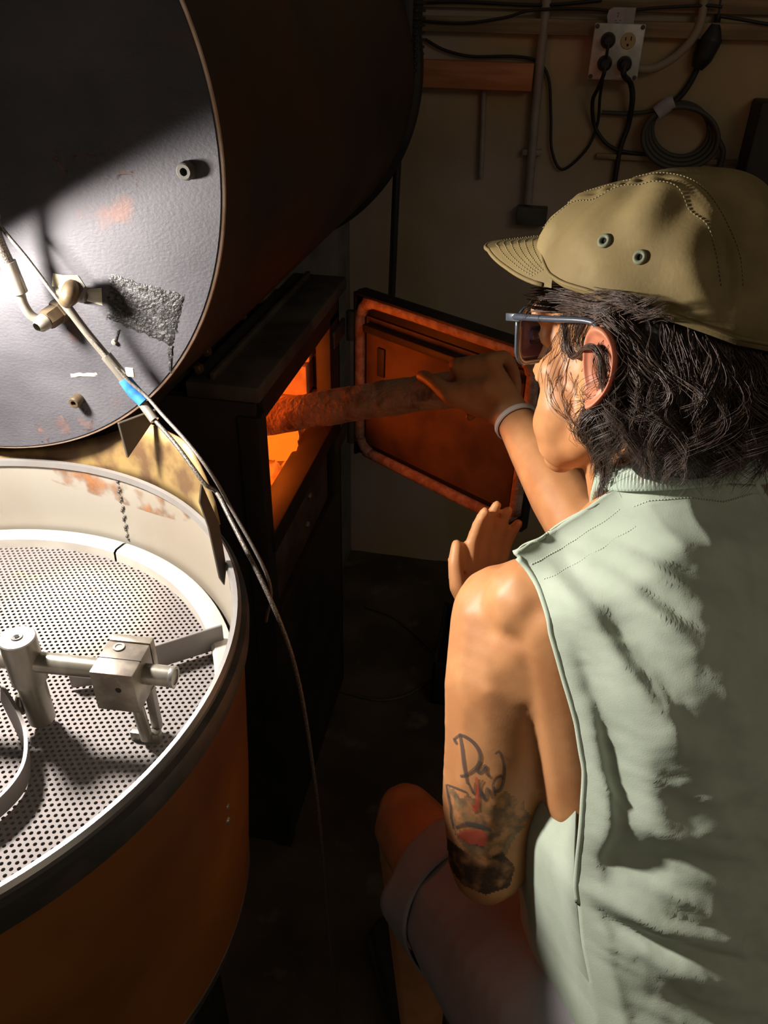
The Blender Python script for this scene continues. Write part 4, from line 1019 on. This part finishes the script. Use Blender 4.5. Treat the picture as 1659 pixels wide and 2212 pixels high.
# ================================================================== sunglasses
sg = thing('sunglasses', 'blue grey sunglasses with plum lenses worn under the cap', 'sunglasses')
def lens_pt(l, u): return A([.0965-.0085*(abs(l)/.07)**2, l, u])
for sd in (1, -1):
    out = [(sd*.036+(x)*1.0, u) for x, u in rrect(-.029, .029, -.012-.0, .036, .014, 6)]
    ring = [hd(*lens_pt(l, u)) for l, u in out]; P = cr(ring, 2, True)
    v, f = tube_data(P, .0021, 8, closed=True); rimo = mesh('rim', v, f, MT['frame'], sg, True)
    P2 = cr([hd(*(lens_pt(sd*.036+(l-sd*.036)*.95, .012+(u-.012)*.95)+A([-.0016, 0, 0]))) for l, u in out], 2, True)
    v, f = tube_data(P2, .0011, 6, closed=True); mesh('inner_rim', v, f, MT['tortoise'], rimo, True)
    V = []; Fc = []; cen = (sd*.036, .012); n_ = len(out)
    V.append(hd(*lens_pt(*cen)))
    for k in (.33, .66, .97): V += [hd(*lens_pt(cen[0]+(l-cen[0])*k, cen[1]+(u-cen[1])*k)) for l, u in out]
    for i in range(n_):
        l = (i+1) % n_; Fc.append((0, 1+i, 1+l))
        for k in range(2): Fc.append((1+k*n_+i, 1+k*n_+l, 1+(k+1)*n_+l, 1+(k+1)*n_+i))
    ln = mesh('lens', V, Fc, MT['lens'], sg, True); s = ln.modifiers.new('s', 'SOLIDIFY'); s.thickness = .0016
    tpth = [hd(.090, sd*.0685, .030), hd(.080, sd*.0715, .0305), hd(.04, sd*.076, .031), hd(.0, sd*.079, .0315), hd(-.012, sd*.079, .026), hd(-.024, sd*.077, .004), hd(-.027, sd*.074, -.012)]
    tube('temple_arm', tpth, [.0032, .0032, .0028, .0024, .0022, .0022, .002], MT['frame'], sg, 8, up=Hu)
    bm_ = frame_mat(Hf, Hl, Hu, hd(.088, sd*.0695, .030)); box('hinge', (-.008, -.003, -.0035), (.009, .003, .0035), MT['frame'], sg, .001, bm_)
tube('bridge', [hd(.0955, .008, .020), hd(.101, 0, .024), hd(.0955, -.008, .020)], .0024, MT['frame'], sg, 8)

# ================================================================== hair
Bh = Blob()
Bh.ell(hd(-.030, 0, .015), (.083, .078, .070), HA); Bh.ell(hd(-.062, 0, -.050), (.038, .058, .055), HA)
for sd in (1, -1): Bh.cap(hd(-.045, sd*.058, .02), .024, hd(-.048, sd*.046, -.075), .020)
hair = Bh.build('hair', .005, 4, MT['scalp'], pn)
strands = []
def strand(P, r0=.00042, r1=.00012, sides=3):
    strands.append(tube_data(P, np.linspace(r0, r1, len(P)), sides, caps=False))
def hair_pt(ps, u, sc_):                                  # surface the hair follows, in the head frame
    k = float(np.interp(u, [-.14, -.09, -.05, 0, .05], [.70, .76, .90, 1.0, 1.0]))
    fc_ = float(np.interp(u, [-.14, -.05, .05], [-.030, -.022, -.006]))
    return A([fc_+.110*k*sc_*math.cos(ps), .083*k*sc_*math.sin(ps), u])
for k in range(210):
    d0 = RNG.uniform(98, 262) if k > 60 else RNG.uniform(98, 165)
    ps0 = R(d0); ub = cap_base(ps0)[2]; u1 = RNG.uniform(-.084, -.030); L_ = ub-u1
    ph1, ph2 = RNG.uniform(0, 2*PI, 2); fr1 = RNG.uniform(1.0, 2.0); sw = RNG.uniform(-.30, .18); layer = RNG.uniform(.92, 1.13); am = RNG.uniform(.006, .016)
    flick = RNG.uniform(-.10, .22)
    for q in range(24):
        o1 = RNG.normal(size=3)*.0035; dph = RNG.normal()*.25; ul = u1+RNG.normal()*.008; lay = layer+RNG.normal()*.02
        P = []
        for t in np.linspace(0, 1, 18):
            u = ub-.004+(ul-ub)*t; w_ = am*t
            ps = ps0+sw*t*t+w_*math.sin(2*PI*fr1*t+ph1+dph)/.08
            sc_ = (.93+(lay-.93)*min(1, t*2.2))+w_*1.2*math.sin(2*PI*fr1*t*.8+ph2+dph)/.09+flick*max(0, t-.7)
            p = hair_pt(ps, u, sc_)+o1*(1-.75*t)*min(1, .3+t*3)
            P.append(hd(*p))
        strand(P, .00040, .00012)
def px_lock(pts, off, n_, spread=.003, wav=.0015, r0=.00042, taper=.8, dep=.66):
    P0 = []
    for i, (x, y) in enumerate(pts):
        o_ = off if np.isscalar(off) else off[i]
        h_ = hit(x, y, 0)
        hc = CB.ray_cast(Vector(CAM), Vector(ray(x, y)).normalized())[0]
        cand = [q for q in (h_, None if hc is None else A(hc)) if q is not None and np.linalg.norm(q-CAM) < .95]
        if cand:
            q = min(cand, key=lambda z: np.linalg.norm(z-CAM)); q = q+nrm(CAM-q)*o_; dep = (q-CAM)@FW
        else: q = at(x, y, dep)
        P0.append(q)
    P0 = cr(P0, 5); ns_ = len(P0)
    for k in range(n_):
        o1 = RNG.normal(size=3)*spread; o1 -= FW*(o1@FW)*.6; phs = RNG.uniform(0, 6)
        t = np.linspace(0, 1, ns_)[:, None]
        P = P0+o1*(1-taper*t)+RT*wav*np.sin(t*7+phs)*t+UP*wav*np.cos(t*6+phs)*t
        strand(P, r0, .00012)
# fringe and temple hair sweeping back under the cap
for k in range(26):
    x0, y0 = RNG.uniform(1150, 1215), RNG.uniform(628, 668); dy = RNG.uniform(-6, 16)
    px_lock([(x0, y0), (x0+50, y0+RNG.uniform(-6, 8)), (x0+105, y0+8+dy*.4), (x0+150, y0+8+dy*.6), (x0+205, y0+22+dy)], [.004, .004, .004, .006, .010], 12, .0035, .0025)
for k in range(14):
    x0 = RNG.uniform(1218, 1262); px_lock([(x0+12, 682), (x0, 715), (x0-6, 745), (x0+2, 772+RNG.uniform(-14, 10))], .0030, 7, .0034, .0014, .00026)
for k in range(8):
    px_lock([(1150+8*k, 655-3*k), (1135+6*k, 668), (1128+9*k, 690-4*k)], .003, 3, .003, .002, .0003)
# lock hooking across the ear
for k in range(4):
    j = RNG.normal(size=2)*1.8
    px_lock([(1222+j[0], 700), (1226, 745+j[1]), (1236, 770+j[1]), (1250, 768), (1266+j[0], 752+j[1]), (1286, 752+j[1]), (1301+j[0], 772), (1307+j[0], 806), (1302, 838), (1284, 862), (1266, 884), (1262+j[0], 908), (1276, 926), (1300, 930)], [.003, .004, .008, .022, .036, .041, .041, .037, .030, .022, .014, .011, .010, .012], 8, .0012, .0006, .00036, .1)
# curls behind and below the ear
CURL = [[(1320, 700), (1355, 735), (1368, 790), (1362, 840), (1338, 872), (1308, 892), (1280, 905), (1268, 935), (1285, 965)],
        [(1330, 700), (1375, 745), (1392, 810), (1380, 860), (1350, 895), (1318, 915), (1300, 945), (1296, 985), (1290, 1030)],
        [(1345, 705), (1400, 770), (1412, 840), (1395, 890), (1360, 930), (1320, 955), (1303, 1000), (1306, 1045)],
        [(1335, 860), (1300, 880), (1276, 900), (1266, 925), (1280, 950), (1305, 940)], [(1310, 900), (1286, 930), (1290, 975), (1310, 1010), (1300, 1065)]]
for c_0 in CURL:
    for k in range(9):
        j = RNG.normal(size=2)*7; px_lock([(x+j[0], y+j[1]) for x, y in c_0], list(np.interp(np.linspace(0, 1, len(c_0)), [0, .3, .7, 1], [.020, .030, .026, .020])), 13, .0026, .002, .00044, .45)
# flicked ends over the back of the cap edge and loose curls lower down
for k in range(22):
    x0 = RNG.uniform(1400, 1640); y0 = RNG.uniform(790, 885); s_ = RNG.choice([-1, 1])
    px_lock([(x0, y0), (x0+30*s_, y0+25), (x0+42*s_, y0+60), (x0+20*s_, y0+90), (x0-22*s_, y0+105), (x0-50*s_, y0+96)], [.030, .045, .050, .050, .048, .044], 13, .0026, .003, .00046, .6)
for pts in ([(1295, 690), (1345, 675), (1390, 655), (1424, 640)], [(1300, 695), (1360, 690), (1410, 678), (1436, 664)], [(1310, 705), (1370, 705), (1420, 690), (1450, 690)], [(1290, 690), (1340, 662), (1372, 650)]):
    for k in range(2): px_lock(pts, [.010, .010, .012, .016], 9, .0026, .0015, .00042, .5)
# flyaway hairs on the cheek
for pts in ([(1215, 705), (1192, 770), (1182, 830), (1192, 872), (1232, 912), (1282, 925)], [(1222, 740), (1196, 800), (1186, 850), (1202, 892), (1262, 930)], [(1220, 868), (1222, 905), (1246, 938), (1288, 950)], [(1205, 720), (1178, 770), (1166, 812), (1168, 830)],
            [(1270, 740), (1262, 790), (1245, 820), (1232, 850)], [(1225, 770), (1210, 830), (1220, 880), (1270, 955)], [(1262, 800), (1276, 812), (1284, 840)], [(1240, 860), (1262, 858), (1290, 856)]):
    px_lock(pts, .003, 3, .0016, .0008, .0003, .4)
for k in range(9):
    x0, y0 = RNG.uniform(1205, 1285), RNG.uniform(770, 880); px_lock([(x0, y0), (x0-RNG.uniform(-6, 12), y0+16), (x0+RNG.uniform(-8, 14), y0+34)], .0015, 2, .001, .0006, .00018)
v, f = multi(strands)
me = bpy.data.meshes.new('hair_strands'); me.from_pydata(v.tolist(), [], f); me.update(); me.polygons.foreach_set('use_smooth', [True]*len(me.polygons))
hs = link('hair_strands', me, MT['hair'], hair); hs['kind'] = 'stuff'

# ================================================================== tattoo on the upper arm
def ink_stroke(name, pts, wpx, mat, off=.0005):
    P = cr([(x, y, 0) for x, y in pts], 6)[:, :2]; T = np.gradient(P, axis=0); T /= np.linalg.norm(T, axis=1)[:, None]+1e-9; Nn = np.c_[-T[:, 1], T[:, 0]]
    V = []; Fc = []
    for i, p in enumerate(P):
        w_ = wpx*(.65+.35*math.sin(PI*i/(len(P)-1)))
        for s in (-.5, 0, .5):
            q = hit(*(p+Nn[i]*w_*s), off)
            if q is None: return None
            V.append(q)
    for i in range(len(P)-1):
        for k in range(2): Fc.append((i*3+k, i*3+k+1, i*3+k+4, i*3+k+3))
    return mesh(name, V, Fc, mat, body, True)
def ink_patch(name, poly, mat, step=5, off=.0003):
    xs = [p[0] for p in poly]; ys = [p[1] for p in poly]; V = []; idx = {}; Fc = []
    def inside(x, y):
        c = False
        for i in range(len(poly)):
            (x1, y1), (x2, y2) = poly[i-1], poly[i]
            if (y1 > y) != (y2 > y) and x < (x2-x1)*(y-y1)/(y2-y1)+x1: c = not c
        return c
    def vid(i, j):
        if (i, j) not in idx:
            q = hit(min(xs)+i*step, min(ys)+j*step, off)
            if q is None or (q-CAM)@FW > .90: return None
            idx[(i, j)] = len(V); V.append(q)
        return idx[(i, j)]
    for i in range(int((max(xs)-min(xs))/step)+1):
        for j in range(int((max(ys)-min(ys))/step)+1):
            if inside(min(xs)+(i+.5)*step, min(ys)+(j+.5)*step):
                q = [vid(i, j), vid(i+1, j), vid(i+1, j+1), vid(i, j+1)]
                if None not in q: Fc.append(q)
    return mesh(name, V, Fc, mat, body, True)
def cz(L_): return [(820+x/3.392, 1560+y/3.392) for x, y in L_]
for s_, w_ in ((cz([(590, 80), (608, 200), (622, 320), (645, 450)]), 8), (cz([(545, 125), (590, 95), (640, 110), (700, 160), (735, 230), (728, 300), (690, 345), (630, 385), (592, 392)]), 8), (cz([(545, 120), (570, 160)]), 6),
               (cz([(738, 280), (712, 340), (735, 362), (775, 318), (782, 365), (806, 398)]), 8), (cz([(850, 232), (875, 215), (900, 255), (915, 340), (908, 430), (885, 490), (848, 505), (833, 465), (850, 415), (890, 392), (908, 420)]), 7), (cz([(840, 470), (850, 540)]), 6),
               (cz([(490, 455), (503, 530), (522, 620), (528, 700), (545, 780)]), 5), (cz([(495, 455), (560, 480), (640, 510)]), 5), (cz([(650, 440), (690, 520), (700, 440)]), 5), (cz([(760, 420), (735, 480), (770, 560), (790, 480), (830, 560)]), 6),
               (cz([(560, 770), (640, 740), (740, 760), (820, 790)]), 9)):
    ink_stroke('tattoo_line', s_, w_, MT['tattoo'], .0006)
ink_patch('tattoo_shading', cz([(500, 470), (560, 500), (600, 560), (650, 520), (690, 560), (740, 500), (800, 570), (850, 580), (920, 500), (980, 540), (1010, 570), (1050, 560), (1060, 640), (1125, 690), (1060, 760), (960, 880), (930, 1000), (760, 1010), (640, 960), (560, 830), (525, 700)]), MT['tattoo_grey'])
ink_patch('tattoo_elbow_ink_shade', [(952, 1795), (985, 1825), (1040, 1862), (1085, 1840), (1112, 1872), (1100, 1915), (1050, 1932), (1000, 1912), (965, 1862)], MT['tattoo_dark'], 3, .0007)  # dark elbow ink, with the shadow on the elbow painted into the patch
ink_patch('tattoo_red_mark', cz([(700, 400), (725, 400), (735, 640), (690, 660), (672, 600), (700, 590)]), MT['tattoo_red'], 3, .0008)
ink_patch('tattoo_red_mark', cz([(560, 820), (620, 780), (740, 780), (810, 840), (780, 900), (650, 890)]), MT['tattoo_red'], 4, .0008)

# ================================================================== work lamp that lights the bench (left of the view)
wl = thing('work_lamp', 'small metal work lamp on a stem pointing at the bin and the plate', 'lamp')
ldir = nrm(LDIR); ax = axes_of(ldir)
lathe('lamp_shade', [(.050, -.004), (.046, -.016), (.034, -.032), (.018, -.044), (.012, -.07), (0, -.072)], MT['lampmetal'], wl, 40, ax=ax, org=LAMP)
lathe('bulb', [(.014, -.03), (.018, -.022), (.014, -.012), (0, -.009)], MT['bulb'], wl, 24, ax=ax, org=LAMP)
s0 = LAMP-ldir*.07
tube('lamp_stem', [s0, s0+A([-.06, -.02, .06]), s0+A([-.18, -.02, .10]), A([-.82, .50, 1.60]), A([-.74, .66, 1.72]), A([-.66, .80, 1.715])], .006, MT['blacksteel'], wl, 10)

# ------------------------------------------------------------------ put every origin at the base of its thing
bpy.context.view_layer.update()
def kids(o): return [c for c in bpy.data.objects if c.parent == o]
for o in [q for q in bpy.data.objects if q.parent is None and q.type in ('EMPTY', 'MESH')]:
    ms = [o] if o.type == 'MESH' else []
    st_ = kids(o)
    while st_: c = st_.pop(); ms.append(c); st_ += kids(c)
    lo = A([1e9]*3); hi = -lo
    for q in ms:
        if q.type != 'MESH' or not len(q.data.vertices): continue
        co = np.empty(len(q.data.vertices)*3); q.data.vertices.foreach_get('co', co); co = co.reshape(-1, 3); lo = np.minimum(lo, co.min(0)); hi = np.maximum(hi, co.max(0))
    base = A([(lo[0]+hi[0])/2, (lo[1]+hi[1])/2, lo[2]])
    if o.type == 'EMPTY':
        o.location = base
        for c in kids(o): c.location = -base
    else:
        if o.get('kind') == 'structure': continue
        o.data.transform(Matrix.Translation(-Vector(base))); o.location = base
        for c in kids(o): c.location = -base
